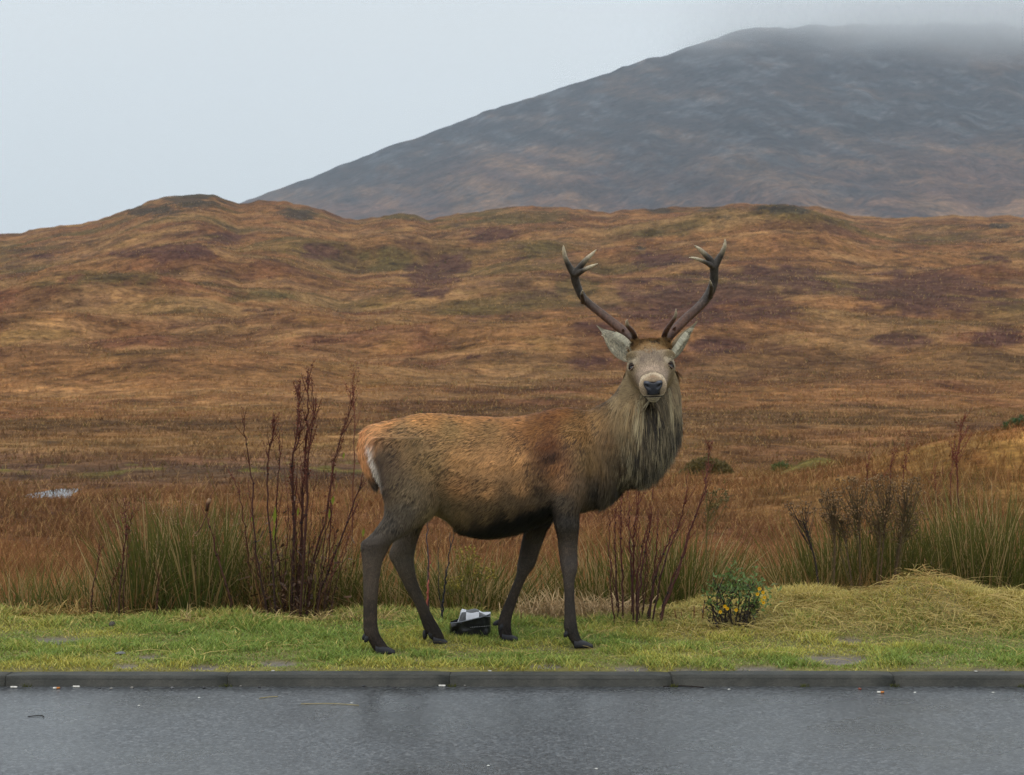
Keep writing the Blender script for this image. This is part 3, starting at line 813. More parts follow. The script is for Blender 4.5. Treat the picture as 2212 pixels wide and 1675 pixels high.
# head: local axes
H0 = P(1404, 775, 9.42); HN = P(1411, 838, 9.07)
HA = unit(HN - H0); HR = unit(np.cross(HA, np.array((0, 0, 1.0)))); 
HU = np.cross(HR, HA)
roll = math.radians(-2.5)                              # slight roll: right eye higher in the picture
HR2 = HR * math.cos(roll) + HU * math.sin(roll); HU = np.cross(HR2, HA); HR = HR2   # HR points to the picture's left
HS = np.linalg.norm(HN - H0) / 0.36
def head_pt(s, r, u): return H0 + (HA * s + HR * r + HU * u) * HS
def head_loc(p):
    q = (np.asarray(p) - H0) / HS
    return q @ HA, q @ HR, q @ HU
HD = [(-.06, .040, .060, .050), (-.02, .072, .09, .076), (.02, .084, .105, .088), (.06, .084, .115, .096), (.10, .078, .118, .104), (.13, .069, .116, .105), (.16, .058, .112, .094), (.20, .050, .10, .076),
      (.24, .046, .090, .063), (.28, .045, .078, .0575), (.312, .048, .070, .058), (.340, .048, .062, .059), (.358, .043, .053, .054), (.369, .028, .038, .041), (.375, .010, .020, .020)]
rings = []
for (s, up, dn, hw) in resample(HD, 44):
    cs, sn = sup(ANG, 2.25)
    vv = np.where(sn > 0, sn * up, sn * dn)
    ww = hw * np.where(sn < 0, 1 - 0.34 * sn ** 2 * (1 if s < .28 else .5), 1 - 0.12 * sn ** 2)
    rings.append(np.stack([head_pt(s, c * q, v_) for c, q, v_ in zip(cs, ww, vv)]))
body_parts.append(loft(rings))
for sg in (-1, 1):                                      # brow ridges over the eyes, antler pedicles
    v, f = blob_geo((.034, .034, .026), 12, 8, 3, 0.0); body_parts.append((v + head_pt(.10, sg * .074, .048), f))
    v, f = blob_geo((.026, .026, .034), 12, 8, 3, 0.0); body_parts.append((v + head_pt(.02, sg * .062, .062), f))
v, f = blob_geo((.03, .03, .022), 12, 8, 3, 0.0); body_parts.append((v + head_pt(.315, 0, -.062), f))   # chin
for (px, py, off, r) in ((1186, 1066, -.15, .05), (792, 1176, oHN, .024), (860, 1196, oHF, .022)):        # elbow and hocks
    v, f = blob_geo(r, 12, 8, 4, 0.0); body_parts.append((v + pm(px, py, off), f))

vs, fs, nn = [], [], 0
for v, f in body_parts:
    vs.append(v); fs.append(f + nn); nn += len(v)
tmp = mesh_np("body_raw", np.vstack(vs), np.vstack(fs))
rm = tmp.modifiers.new("r", 'REMESH'); rm.mode = 'VOXEL'; rm.voxel_size = 0.0062; rm.adaptivity = 0
sm = tmp.modifiers.new("s", 'SMOOTH'); sm.iterations = 9; sm.factor = 0.5
dg = bpy.context.evaluated_depsgraph_get(); ev = tmp.evaluated_get(dg); bm_ = ev.to_mesh()
BV = np.empty(len(bm_.vertices) * 3, np.float32); bm_.vertices.foreach_get("co", BV); BV = BV.reshape(-1, 3).astype(float)
BN = np.empty(len(bm_.vertices) * 3, np.float32); bm_.vertices.foreach_get("normal", BN); BN = BN.reshape(-1, 3).astype(float)
bm_.calc_loop_triangles()
BT = np.empty(len(bm_.loop_triangles) * 3, np.int32); bm_.loop_triangles.foreach_get("vertices", BT); BT = BT.reshape(-1, 3)
ev.to_mesh_clear(); rawm = tmp.data; bpy.data.objects.remove(tmp); bpy.data.meshes.remove(rawm)
BODY_BVH = BVHTree.FromPolygons([tuple(v) for v in BV], [tuple(t) for t in BT])

# coat colours: anchors in the side view (column, row, sRGB)
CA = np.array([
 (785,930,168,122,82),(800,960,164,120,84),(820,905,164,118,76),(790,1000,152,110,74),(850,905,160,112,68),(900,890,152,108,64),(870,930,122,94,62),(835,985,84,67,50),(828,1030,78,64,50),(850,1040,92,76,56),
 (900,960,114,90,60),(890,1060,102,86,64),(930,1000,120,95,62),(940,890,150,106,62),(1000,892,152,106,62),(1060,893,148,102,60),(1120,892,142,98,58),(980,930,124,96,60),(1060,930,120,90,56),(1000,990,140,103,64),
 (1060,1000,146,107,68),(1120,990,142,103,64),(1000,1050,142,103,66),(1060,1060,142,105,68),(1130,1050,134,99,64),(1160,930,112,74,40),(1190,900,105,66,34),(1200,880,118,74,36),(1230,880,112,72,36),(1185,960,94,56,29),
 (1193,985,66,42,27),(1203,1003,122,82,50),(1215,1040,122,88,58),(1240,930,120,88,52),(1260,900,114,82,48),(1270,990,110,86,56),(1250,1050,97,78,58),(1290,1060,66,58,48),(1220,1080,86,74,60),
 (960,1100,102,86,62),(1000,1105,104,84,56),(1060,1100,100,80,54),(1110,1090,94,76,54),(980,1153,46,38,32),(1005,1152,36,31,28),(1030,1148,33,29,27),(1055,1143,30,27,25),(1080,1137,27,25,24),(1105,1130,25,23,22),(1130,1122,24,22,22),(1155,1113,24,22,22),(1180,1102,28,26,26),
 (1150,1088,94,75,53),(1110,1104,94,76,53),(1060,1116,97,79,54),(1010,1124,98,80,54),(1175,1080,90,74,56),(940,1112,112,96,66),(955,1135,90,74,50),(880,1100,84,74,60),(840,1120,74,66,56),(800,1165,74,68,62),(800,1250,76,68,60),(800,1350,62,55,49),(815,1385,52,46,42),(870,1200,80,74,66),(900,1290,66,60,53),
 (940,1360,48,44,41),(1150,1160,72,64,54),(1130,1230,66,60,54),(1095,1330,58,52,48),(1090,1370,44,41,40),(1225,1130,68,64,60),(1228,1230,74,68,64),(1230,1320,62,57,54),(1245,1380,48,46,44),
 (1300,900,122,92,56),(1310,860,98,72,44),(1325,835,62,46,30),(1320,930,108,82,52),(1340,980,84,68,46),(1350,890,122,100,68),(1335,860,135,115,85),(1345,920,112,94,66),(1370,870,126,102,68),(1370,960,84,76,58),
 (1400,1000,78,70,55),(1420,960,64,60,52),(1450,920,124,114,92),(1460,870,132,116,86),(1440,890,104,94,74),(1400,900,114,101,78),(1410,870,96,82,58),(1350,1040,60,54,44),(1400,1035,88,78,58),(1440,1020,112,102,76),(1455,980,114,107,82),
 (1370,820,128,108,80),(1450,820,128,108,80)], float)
DA = np.array([  # hair lie: column, row, dx, dz
 (785,950,-.35,-1),(830,910,-1,-.25),(870,960,-.75,-.6),(850,1050,-.5,-.8),(900,1000,-.8,-.5),(900,1080,-.4,-.9),(960,890,-1,-.12),(1060,895,-1,-.12),(1150,895,-1,-.2),(980,960,-.8,-.6),(1060,980,-.75,-.65),(1130,970,-.6,-.8),
 (1060,1060,-.9,-.4),(980,1060,-.95,-.2),(1010,1140,-.5,-.8),(1100,1110,-.8,-.5),(960,1120,-.1,-1),(1190,950,-.35,-.95),(1220,900,-.8,-.4),(1230,1000,-.35,-.95),(1200,1070,-.7,-.6),(1260,1060,.1,-1),(1290,930,-.5,-.85),
 (1310,860,-.45,-.9),(1340,900,-.15,-1),(1380,900,0,-1),(1450,900,.1,-1),(1400,1000,.15,-1),(1350,1030,-.1,-1),(1440,1010,.2,-1),(800,1170,.1,-1),(800,1300,0,-1),(870,1200,.3,-1),(920,1320,.35,-1),(1145,1170,-.15,-1),(1095,1330,-.2,-1),(1228,1200,0,-1),(1230,1330,0,-1)], float)

def shep(A, px, py, p=3.2):
    out = np.zeros((len(px), A.shape[1] - 2))
    for i in range(0, len(px), 40000):
        d2 = (px[i:i+40000, None] - A[None, :, 0]) ** 2 + (py[i:i+40000, None] - A[None, :, 1]) ** 2 + 30.0
        wt = d2 ** (-p / 2)
        out[i:i+40000] = (wt / wt.sum(1, keepdims=True)) @ A[:, 2:]
    return out

EYE_L = [(.148, sg * .084, .022) for sg in (-1, 1)]
def head_col(p):
    s, r, u = head_loc(p); ar = np.abs(r); n = len(s); o = np.ones((n, 3))
    nz = noise3(p[:, 0] * 90, p[:, 1] * 90, p[:, 2] * 90, 5); nb = noise3(p[:, 0] * 45, p[:, 1] * 45, p[:, 2] * 45, 6)
    c = lin((142, 124, 102)) * o
    c = mixc(c, lin((122, 104, 76)), sstep(.045, .08, ar) * (1 - sstep(.2, .26, s)))
    c = mixc(c, lin((120, 102, 76)), sstep(-.03, -.08, u))
    top = (1 - sstep(.05, .10, s + 0.35 * ar)) * sstep(.0, .03, u)
    c = mixc(c, mixc(lin((108, 80, 50)) * o, lin((36, 28, 23)), sstep(.44, .6, nb)), top * 0.95)
    c = mixc(c, lin((96, 84, 76)), 0.65 * np.exp(-((s - .165) / .03) ** 2 - ((ar - .036) / .017) ** 2) * (u > 0))
    c = mixc(c, lin((108, 94, 84)), 0.5 * np.exp(-((s - .14) / .05) ** 2 - (ar / .03) ** 2) * (u > 0))
    c = mixc(c, lin((168, 146, 128)), 0.5 * np.exp(-((s - .25) / .045) ** 2) * (u > -.02))
    for e_ in EYE_L:
        d = np.sqrt((s - e_[0]) ** 2 + (r - e_[1]) ** 2 * .6 + (u - e_[2] - .008) ** 2)
        c = mixc(c, lin((180, 166, 142)), 0.6 * (1 - sstep(.020, .038, d)))
        d = np.sqrt((s - e_[0]) ** 2 * .5 + (r - e_[1]) ** 2 + (u - e_[2]) ** 2)
        c = mixc(c, lin((40, 32, 28)), 1 - sstep(.013, .019, d))
    c = mixc(c, lin((208, 188, 158)), sstep(.294, .312, s + 0.02 * (nz - .5)) * 0.95)
    c = mixc(c, lin((150, 122, 94)), .5 * sstep(.338, .352, s) * (u > -.03))
    c = mixc(c, lin((128, 98, 74)), 0.8 * np.exp(-((s - .345) / .014) ** 2 - (r / .02) ** 2) * (u > .02))
    c = mixc(c, lin((200, 186, 162)), sstep(.29, .31, s) * (u < -.034))
    c = mixc(c, lin((128, 108, 76)), sstep(.27, .255, s) * (u < -.05) * 0.8)
    pad = (s > .325) * (1 - sstep(.024, .032, ar - .35 * np.clip(u, 0, .03))) * sstep(-.034, -.026, u) * (1 - sstep(.028, .034, u))
    c = mixc(c, lin((40, 42, 48)) * .8, pad)
    return c * (0.80 + 0.40 * nz)[:, None]

def coat_col(p, nrm):
    px, py = proj(p)
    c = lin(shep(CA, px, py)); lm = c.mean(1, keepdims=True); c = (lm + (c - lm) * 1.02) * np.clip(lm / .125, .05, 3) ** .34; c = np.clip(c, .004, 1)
    hs, hr, hu = head_loc(p)
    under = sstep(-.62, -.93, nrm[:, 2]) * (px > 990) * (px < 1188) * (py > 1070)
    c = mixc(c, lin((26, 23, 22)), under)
    # white stripe beside the tail and pale inner buttock
    xs = np.interp(py, [940, 960, 985, 1015, 1050], [806, 804, 808, 815, 823])
    st = np.exp(-((px - xs) / 5.5) ** 2) * sstep(945, 962, py) * (1 - sstep(1035, 1056, py))
    c = mixc(c, lin((190, 180, 168)), np.clip(st * 1.05, 0, 1))
    dk = np.exp(-((px - xs - 15) / 8.0) ** 2) * sstep(945, 970, py) * (1 - sstep(1060, 1090, py))
    c = mixc(c, lin((62, 50, 40)), 0.75 * dk)
    hc = head_col(p)
    onhead = np.clip(sstep(-.02, .03, hs + 0.1 * (hu > 0.03)) * (1 - sstep(.115, .125, np.abs(hr))) * sstep(-.135, -.10, hu), 0, 1)
    return mixc(c, hc * .66, onhead), onhead

GF = 1.75        # coat reflectance per photographed value (shade between the hairs is real here)
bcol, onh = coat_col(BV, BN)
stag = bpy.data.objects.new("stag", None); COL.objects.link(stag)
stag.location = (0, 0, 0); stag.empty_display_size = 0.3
tag(stag, "red deer stag with antlers and shaggy mane standing side-on, head turned to the viewer", "stag")

def ear(base, tip, wide, face, side):
    """cupped leaf-shaped ear: two skins; face = direction the open side looks to"""
    ax = unit(tip - base); Ln = np.linalg.norm(tip - base)
    fc = unit(face - ax * (face @ ax)); wd = np.cross(ax, fc)
    nu, nv = 15, 13; V0, C0 = [], []
    for sk in (0, 1):
        for i in range(nu):
            t = i / (nu - 1)
            hw = wide * (0.42 + 0.58 * math.sin(math.pi * min(1, (t + .12) / .95) ** 0.85)) * (1 - t ** 5) * (1 if t < .55 else 1 - 0.55 * ((t - .55) / .45) ** 1.4)
            for j in range(nv):
                q = -1 + 2 * j / (nv - 1)
                cup = 0.75 * hw * (q * q) * (1 - 0.45 * t) - 0.45 * hw
                p = base + ax * Ln * t + wd * hw * q + fc * (cup + (0.0 if sk == 0 else -0.0045 * (1 - abs(q) ** 6)))
                rim = sstep(.72, .95, abs(q)); nzv = float(noise3(p[0] * 80, p[1] * 80, p[2] * 80, 9))
                if sk == 0:
                    c = lin((178, 170, 148)) * (0.6 + 0.6 * nzv)
                    c = c * (1 - 0.75 * float(rim)) + lin((70, 60, 46)) * 0.75 * float(rim)
                    c = c * (1 - 0.5 * float(sstep(.7, 1, t))) + lin((84, 74, 58)) * 0.5 * float(sstep(.7, 1, t))
                else:
                    c = lin((118, 104, 80)) * (0.75 + 0.45 * nzv)
                    c = c * (1 - 0.6 * float(rim)) + lin((60, 50, 40)) * 0.6 * float(rim)
                V0.append(p); C0.append(c)
    fcs = []
    for sk in (0, 1):
        b = sk * nu * nv
        for i in range(nu - 1):
            for j in range(nv - 1):
                q = (b + i * nv + j, b + i * nv + j + 1, b + (i + 1) * nv + j + 1, b + (i + 1) * nv + j)
                if sk: q = q[::-1]
                fcs += [(q[0], q[1], q[2]), (q[0], q[2], q[3])]
    return np.array(V0), np.array(fcs), np.array(C0), ax, wd, fc

ears = [ear(P(1366, 768, 9.40), P(1288, 703, 9.44), .055, np.array((-0.25, -1.0, -0.45)), -1),
        ear(P(1448, 766, 9.40), P(1508, 694, 9.46), .050, np.array((0.85, -0.62, -0.55)), 1)]
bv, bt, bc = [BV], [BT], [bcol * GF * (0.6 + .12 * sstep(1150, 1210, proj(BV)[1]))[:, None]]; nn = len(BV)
for (v, f, c, *_r) in ears:
    bv.append(v); bt.append(f + nn); bc.append(c * 1.35); nn += len(v)
mesh_np("body", np.vstack(bv), np.vstack(bt), M_SKIN, stag, np.vstack(bc))

# fur
def sample_surface(n, V, T, N, wt=None):
    a, b, c = V[T[:, 0]], V[T[:, 1]], V[T[:, 2]]
    ar = np.linalg.norm(np.cross(b - a, c - a), axis=1)
    if wt is not None: ar = ar * wt
    i = np.searchsorted(np.cumsum(ar) / ar.sum(), RNG.uniform(0, 1, n))
    u, v = RNG.uniform(0, 1, n), RNG.uniform(0, 1, n); fl = u + v > 1; u[fl], v[fl] = 1 - u[fl], 1 - v[fl]
    p = a[i] + (b - a)[i] * u[:, None] + (c - a)[i] * v[:, None]
    t = T[i]
    return p, unit(N[t[:, 0]] * (1 - u - v)[:, None] + N[t[:, 1]] * u[:, None] + N[t[:, 2]] * v[:, None])

def lie(p, nrm, onhead):
    px, py = proj(p)
    d = shep(DA, px, py, 2.6)
    d = np.stack([d[:, 0], 0.1 * d[:, 0], d[:, 1]], -1)
    hd = -HA[None] * 1.0 + HU[None] * 0.0 + 0 * p
    hs, hr, hu = head_loc(p)
    hd = hd + np.array((0, 0, -1.0))[None] * sstep(0, -.08, hu)[:, None] * 1.2
    d = d * (1 - onhead)[:, None] + hd * onhead[:, None]
    d = unit(d)
    d = d - nrm * (d * nrm).sum(-1, keepdims=True)
    return unit(d)

cen = BV[BT].mean(1); cpx, cpy = proj(cen); chs, chr_, chu = head_loc(cen)
wtr = 1 + 1.3 * (onh[BT[:, 0]] > .5) + 2.0 * (cpy > 1150)
p, nm = sample_surface(250000, BV, BT, BN, wtr)
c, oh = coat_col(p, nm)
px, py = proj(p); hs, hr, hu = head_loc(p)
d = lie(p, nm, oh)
leg = np.maximum(sstep(1130, 1200, py), sstep(1085, 1165, py) * (px > 1120) * (px < 1300) * (nm[:, 2] > -.6))
neck = sstep(1268, 1330, px) * sstep(770, 830, py) * (1 - oh)
c = c * (1 - .28 * neck)[:, None]
L = 0.024 + 0 * px
L = L + 0.018 * np.exp(-((px - 805) / 40) ** 2) * (py < 1060)
L = L + 0.02 * sstep(1112, 1140, py) * sstep(940, 960, px) * (px < 1190) * (py < 1175)
L = L + 0.016 * sstep(1095, 1135, py) * (px > 930) * (px < 1200) * (1 - leg * (py > 1175))
L = L * (1 - leg) + 0.010 * leg
L = L * (1 - neck) + 0.052 * neck
L = L * (1 - oh) + oh * (0.013 + 0.010 * sstep(.07, .01, hs) * (hu > .02) + 0.022 * sstep(-.04, -.09, hu) * (hs < .22) - .006 * (hs > .28))
L = L * RNG.uniform(0.65, 1.25, len(L))
# damp, wavy locks: brightness follows ripples that run across the lie of the hair
dxy = np.stack([d[:, 0], -d[:, 2]], -1); dxy = dxy / (np.linalg.norm(dxy, axis=1, keepdims=True) + 1e-6)
gl = 7 * (noise2(px / 40, py / 40, 15) - .5)
al, ac = px * dxy[:, 0] + py * dxy[:, 1], -px * dxy[:, 1] + py * dxy[:, 0]
wob = 3.0 * (noise2(px / 9, py / 9, 16) - .5)
wv = noise3(al / 10.0 + wob, ac / 4.6 + wob, p[:, 1] * 16, 12); wf = noise3(al / 5.0, ac / 2.4 + wob, p[:, 1] * 40, 13); wl_ = noise3(px / 34, py / 30, 0 * px, 14)
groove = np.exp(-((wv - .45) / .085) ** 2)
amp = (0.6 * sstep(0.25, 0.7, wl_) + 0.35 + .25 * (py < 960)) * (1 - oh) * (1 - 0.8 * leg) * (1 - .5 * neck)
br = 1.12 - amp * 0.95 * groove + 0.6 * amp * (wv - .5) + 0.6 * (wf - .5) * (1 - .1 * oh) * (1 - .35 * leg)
br = br * RNG.uniform(0.8, 1.2, len(br)) * (1 + .5 * leg * (noise3(px / 9, py / 40, p[:, 1] * 30, 17) - .5))  # legs: lengthwise highlights painted in as streaky hair brightness
lift = 0.30 + 0.4 * (wv - .5) + 0.16 * neck
lift = lift * (1 - 0.45 * leg) * (1 - 0.15 * oh)
side_w = unit(np.cross(d, nm))
d1 = unit(d + nm * lift[:, None] + side_w * ((wv - .5) * 0.9 + RNG.normal(0, .13, len(px)))[:, None])
bend = -nm * (0.22 * lift)[:, None] + np.array((0, 0, -1.0)) * ((0.18 + 0.3 * neck) * (1 - oh))[:, None]
W = (0.0034 - 0.0012 * leg - 0.0010 * oh + 0.0008 * neck) * RNG.uniform(.7, 1.3, len(L))
sd = unit(np.cross(d1, nm))
c = mixc(c, c * np.array((1.12, 1.0, .90)), leg)
cc = c * np.clip(br, .25, 1.9)[:, None] * GF
tipc = mixc(cc, cc * 1.25 + 0.01, 0.5 * (1 - leg))
keep = ~((hs > .335) & (hu > -.030) & (hu < .034) & (np.abs(hr) < .030 + .4 * np.clip(hu + .02, 0, .03)))                    # bare nose
for e_ in EYE_L: keep &= ((hs - e_[0]) ** 2 + (hr - e_[1]) ** 2 + (hu - e_[2]) ** 2) > .0185 ** 2
k = keep
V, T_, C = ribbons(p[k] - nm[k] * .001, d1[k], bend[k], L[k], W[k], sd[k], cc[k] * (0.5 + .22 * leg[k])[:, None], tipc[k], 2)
mesh_np("coat", V, T_, M_FUR, stag, C)

# mane: long hanging locks on neck, throat and brisket
mw = ((cpx > 1300) & (cpy > 800) & (cpy < 1075) & ((chs < .03) | (chu < -.085)) & (cpx + 0.55 * (cpy - 820) > 1335)).astype(float)
mw *= 0.35 + 0.65 * sstep(1310, 1370, cpx)
p, nm = sample_surface(42000, BV, BT, BN, mw + 1e-9)
c, oh = coat_col(p, nm); px, py = proj(p)
d = lie(p, nm, 0 * px)
lock = noise3(px / 4.2 + py / 90, py / 30, p[:, 1] * 20, 21); lk2 = noise3(px / 2.0, py / 20, p[:, 1] * 40, 22)
c = shep(CA, px, py); c = lin(c)
strk = sstep(1338, 1385, px + 0.25 * (py - 880)) * (1 - 0.5 * sstep(1000, 1040, py))
c = mixc(c, lin((160, 146, 114)), sstep(.53, .68, lock * .6 + lk2 * .4) * 0.7 * strk)
c = mixc(c, lin((32, 30, 29)), sstep(.52, .38, lock * .6 + lk2 * .4) * 0.85 * strk * sstep(845, 880, py))
L = (0.05 + 0.055 * sstep(1340, 1400, px) * sstep(840, 900, py) * (1 - .75 * sstep(960, 1030, py))) * RNG.uniform(.6, 1.3, len(px))
d1 = unit(d + nm * 0.42 + np.cross(d, nm) * ((lock - .5) * .7 + RNG.normal(0, .09, len(px)))[:, None])
bend = np.array((0.0, 0, -0.55))[None] - nm * .16
ridge = sstep(1345, 1318, px - 0.35 * (860 - py)) * sstep(880, 850, py)
c = mixc(c, lin((48, 36, 26)), ridge * .85)
c = c * GF * .66 * RNG.uniform(.5, 1.4, len(px))[:, None]
V, T_, C = ribbons(p, d1, bend + 0 * p, L, RNG.uniform(.0025, .005, len(px)), unit(np.cross(d1, nm)), c * .6, c * 1.15, 3)
mesh_np("mane", V, T_, M_FUR, stag, C)

fw_ = ((chs > -.05) & (chs < .135 - .9 * np.abs(chr_)) & (chu > .025) & (np.abs(chr_) < .10)).astype(float)
p, nm = sample_surface(7000, BV, BT, BN, fw_ + 1e-9)
hs, hr, hu = head_loc(p); n = len(p)
tf = noise3(p[:, 0] * 55, p[:, 1] * 55, p[:, 2] * 55, 61); tf2 = noise3(p[:, 0] * 110, p[:, 1] * 110, p[:, 2] * 110, 62)
c = mixc(lin((124, 94, 58)) * np.ones((n, 3)), lin((44, 34, 27)), .85 * sstep(.52, .68, tf - .25 * sstep(.03, .09, hs))); c = mixc(c, lin((140, 116, 80)), .6 * sstep(.56, .7, tf2))
d = unit(HA * 0.25 + np.array((0, 0, .35)) + nm * .55 + HR * ((tf2 - .5) * 2.2)[:, None] + RNG.normal(0, .22, (n, 3)))
fade_ = 1 - sstep(.0, .07, hs); kf = RNG.uniform(0, 1, n) < 1.15 - sstep(.05, .13, hs + .5 * np.abs(hr)); p, nm, d, c, fade_ = p[kf], nm[kf], d[kf], c[kf], fade_[kf]; n = len(p)
d = unit(d * fade_[:, None] + (1 - fade_)[:, None] * (-HA * .8 + nm * .45 + RNG.normal(0, .2, (n, 3))))
V, T_, C = ribbons(p, d, HA * (.2 * fade_)[:, None] - nm * .12, (.012 + .012 * fade_) * RNG.uniform(.6, 1.3, n), RNG.uniform(.002, .0036, n), unit(np.cross(d, nm)), c * GF * .5, c * GF * RNG.uniform(.7, 1.2, n)[:, None], 2)
mesh_np("forelock", V, T_, M_FUR, stag, C)
# hair in the ears
ev_, ed_, en_, ec_ = [], [], [], []
for (v, f, c, ax, wd, fc) in ears:
    q = v[:15 * 13].reshape(15, 13, 3)
    for k in range(1400):
        i, j = random.uniform(0, 10.5), random.uniform(0.6, 11.4)
        a = q[int(i), int(j)] + (q[int(i) + 1, int(j)] - q[int(i), int(j)]) * (i % 1) + (q[int(i), int(j) + 1] - q[int(i), int(j)]) * (j % 1)
        ev_.append(a); sg = 1 if j > 6 else -1
        ed_.append(ax * random.uniform(.2, .8) - wd * sg * random.uniform(.1, .9) + fc * .35); en_.append(fc); ec_.append(lin((205, 198, 178)) * random.uniform(.55, 1.5))
    for k in range(500):                                  # fringe along the lower rim and base
        i = random.uniform(0, 8); j = 12 if ax[0] < 0 else 0
        a = q[int(i), j] + (q[int(i) + 1, j] - q[int(i), j]) * (i % 1)
        ev_.append(a); ed_.append(ax * .3 + np.array((0, 0, -1)) * random.uniform(.3, .9) + fc * .3); en_.append(fc); ec_.append(lin((182, 176, 154)) * random.uniform(.6, 1.2))
ev_, ed_, en_, ec_ = (np.array(a) for a in (ev_, ed_, en_, ec_)); ed_ = unit(ed_)
V, T_, C = ribbons(ev_, ed_, -en_ * .2 + np.array((0, 0, -.2)), RNG.uniform(.014, .034, len(ev_)), RNG.uniform(.0018, .0034, len(ev_)), unit(np.cross(ed_, en_)), ec_ * 1.1, ec_ * 1.5, 2)
mesh_np("ear_hair", V, T_, M_FUR, stag, C)

# tail
tb = [(806, 920, -.0), (792, 940, -.025), (785, 970, -.035), (792, 1006, -.035), (807, 1044, -.03)]
tp = spline([pm(a, b, o_) for a, b, o_ in tb], 20)
mb = MB(); tr_ = np.interp(np.linspace(0, 1, 20), [0, .35, .7, 1], [.012, .018, .015, .004])
mb.tube(tp, tr_, lin((150, 108, 70)) * GF * .6, 12)
tl = mb.build("tail", M_SKIN, stag)
n = 5200; t = RNG.uniform(0, 1, n); i = np.clip((t * 19).astype(int), 0, 18); fr = (t * 19 - i)[:, None]
ctr = tp[i] * (1 - fr) + tp[i + 1] * fr; tan = unit(tp[i + 1] - tp[i]); a = RNG.uniform(0, 2 * math.pi, n)
uu = unit(np.cross(tan, np.array((0, 1.0, 0)))); ww = np.cross(tan, uu)
nr = uu * np.cos(a)[:, None] + ww * np.sin(a)[:, None]
base = ctr + nr * (np.interp(t, np.linspace(0, 1, 20), tr_))[:, None]
c = mixc(lin((176, 124, 80)) * np.ones((n, 3)), lin((58, 48, 38)), sstep(.68, .95, t)) * RNG.uniform(.7, 1.25, n)[:, None] * GF
dd = unit(tan + nr * .3 + RNG.normal(0, .1, (n, 3)))
V, T_, C = ribbons(base, dd, -nr * .1 + np.array((0, 0, -.15)), RNG.uniform(.022, .05, n), RNG.uniform(.002, .0042, n), unit(np.cross(dd, nr)), c * .55, c * 1.15, 2)
mesh_np("tail_hair", V, T_, M_FUR, tl, C)

# antlers (traced in a blow-up of the head: column = 1161 + 0.22566 x, row = 486 + 0.22566 y)
def antler(beam, tines, knob):
    def pt(x, y, dy): return P(1161 + .22566 * x, 486 + .22566 * y, 9.43 + dy)
    k = .22566 / F * 9.45
    chains = []
    for ch in [beam] + tines:
        st = spline([(*pt(x, y, dy), r * k) for (x, y, dy, r) in ch], 14 if ch is not beam else 34)
        chains.append(st)
    vs_, fs_, n_ = [], [], 0
    for st in chains:
        v, f = tube_geo(st[:, :3], np.maximum(st[:, 3] * 1.02 + .001, .002), 14); vs_.append(v); fs_.append(f + n_); n_ += len(v)
    bx, by, bz = knob
    v, f = blob_geo((.030, .030, .016), 14, 8, 2, .25); vs_.append(v + pt(bx, by, bz)); fs_.append(f + n_)
    t_ = mesh_np("raw", np.vstack(vs_), np.vstack(fs_))
    r_ = t_.modifiers.new("r", 'REMESH'); r_.mode = 'VOXEL'; r_.voxel_size = .0026
    s_ = t_.modifiers.new("s", 'SMOOTH'); s_.iterations = 3
    e_ = t_.evaluated_get(bpy.context.evaluated_depsgraph_get()); m_ = e_.to_mesh(); m_.calc_loop_triangles()
    v = np.empty(len(m_.vertices) * 3, np.float32); m_.vertices.foreach_get("co", v); v = v.reshape(-1, 3).astype(float)
    f = np.empty(len(m_.loop_triangles) * 3, np.int32); m_.loop_triangles.foreach_get("vertices", f); f = f.reshape(-1, 3)
    e_.to_mesh_clear(); rd = t_.data; bpy.data.objects.remove(t_); bpy.data.meshes.remove(rd)
    ly = (proj(v)[1] - 486) / .22566
    c = mixc(lin((82, 55, 41)) * np.ones((len(v), 3)), lin((64, 58, 52)), 1 - sstep(620, 900, ly))
    gr = noise3(v[:, 0] * 140, v[:, 1] * 140, v[:, 2] * 26, 31)
    c = c * (0.62 + 0.8 * gr)[:, None]
    c = mixc(c, lin((52, 36, 28)), sstep(1000, 1080, ly) * .8)
    for ci, st in enumerate(chains[1:]):
        tip, ln = st[-1, :3], np.linalg.norm(st[-1, :3] - st[3, :3])
        dd = np.linalg.norm(v - tip, axis=1)
        c = mixc(c, lin((198, 182, 152)), (1 - sstep((.2 if ci < 3 else .08) * ln, (.8 if ci < 3 else .34) * ln + .004, dd)) * (1 if ci < 5 else 0))
    return mesh_np("antler", v, f, M_ANTLER, stag, c * 1.0)
antler([(925, 1160, 0, 42), (905, 1115, .005, 43), (868, 1060, .02, 44), (800, 1000, .05, 42), (700, 920, .09, 40), (600, 840, .12, 38), (500, 760, .14, 36), (430, 690, .14, 36), (385, 600, .13, 36), (360, 520, .11, 39), (350, 450, .09, 42)],
       [[(352, 470, .09, 38), (310, 410, .08, 28), (270, 325, .06, 21), (253, 250, .04, 15), (248, 193, .03, 3)],
        [(355, 470, .09, 38), (400, 415, .07, 28), (450, 352, .05, 24), (512, 290, .03, 16), (565, 236, .02, 3)],
        [(365, 480, .09, 30), (430, 442, .03, 21), (495, 408, -.01, 17), (577, 371, -.04, 3)],
        [(435, 740, .13, 24), (430, 700, .07, 20), (425, 670, .02, 16), (433, 626, -.03, 3)],
        [(920, 1130, -.01, 32), (930, 1080, -.05, 26), (912, 1025, -.10, 22), (868, 975, -.14, 18), (855, 935, -.17, 13), (860, 905, -.19, 3)],
        [(825, 1030, .03, 16), (820, 1005, .01, 10), (815, 992, .0, 4)]], (915, 1135, 0))
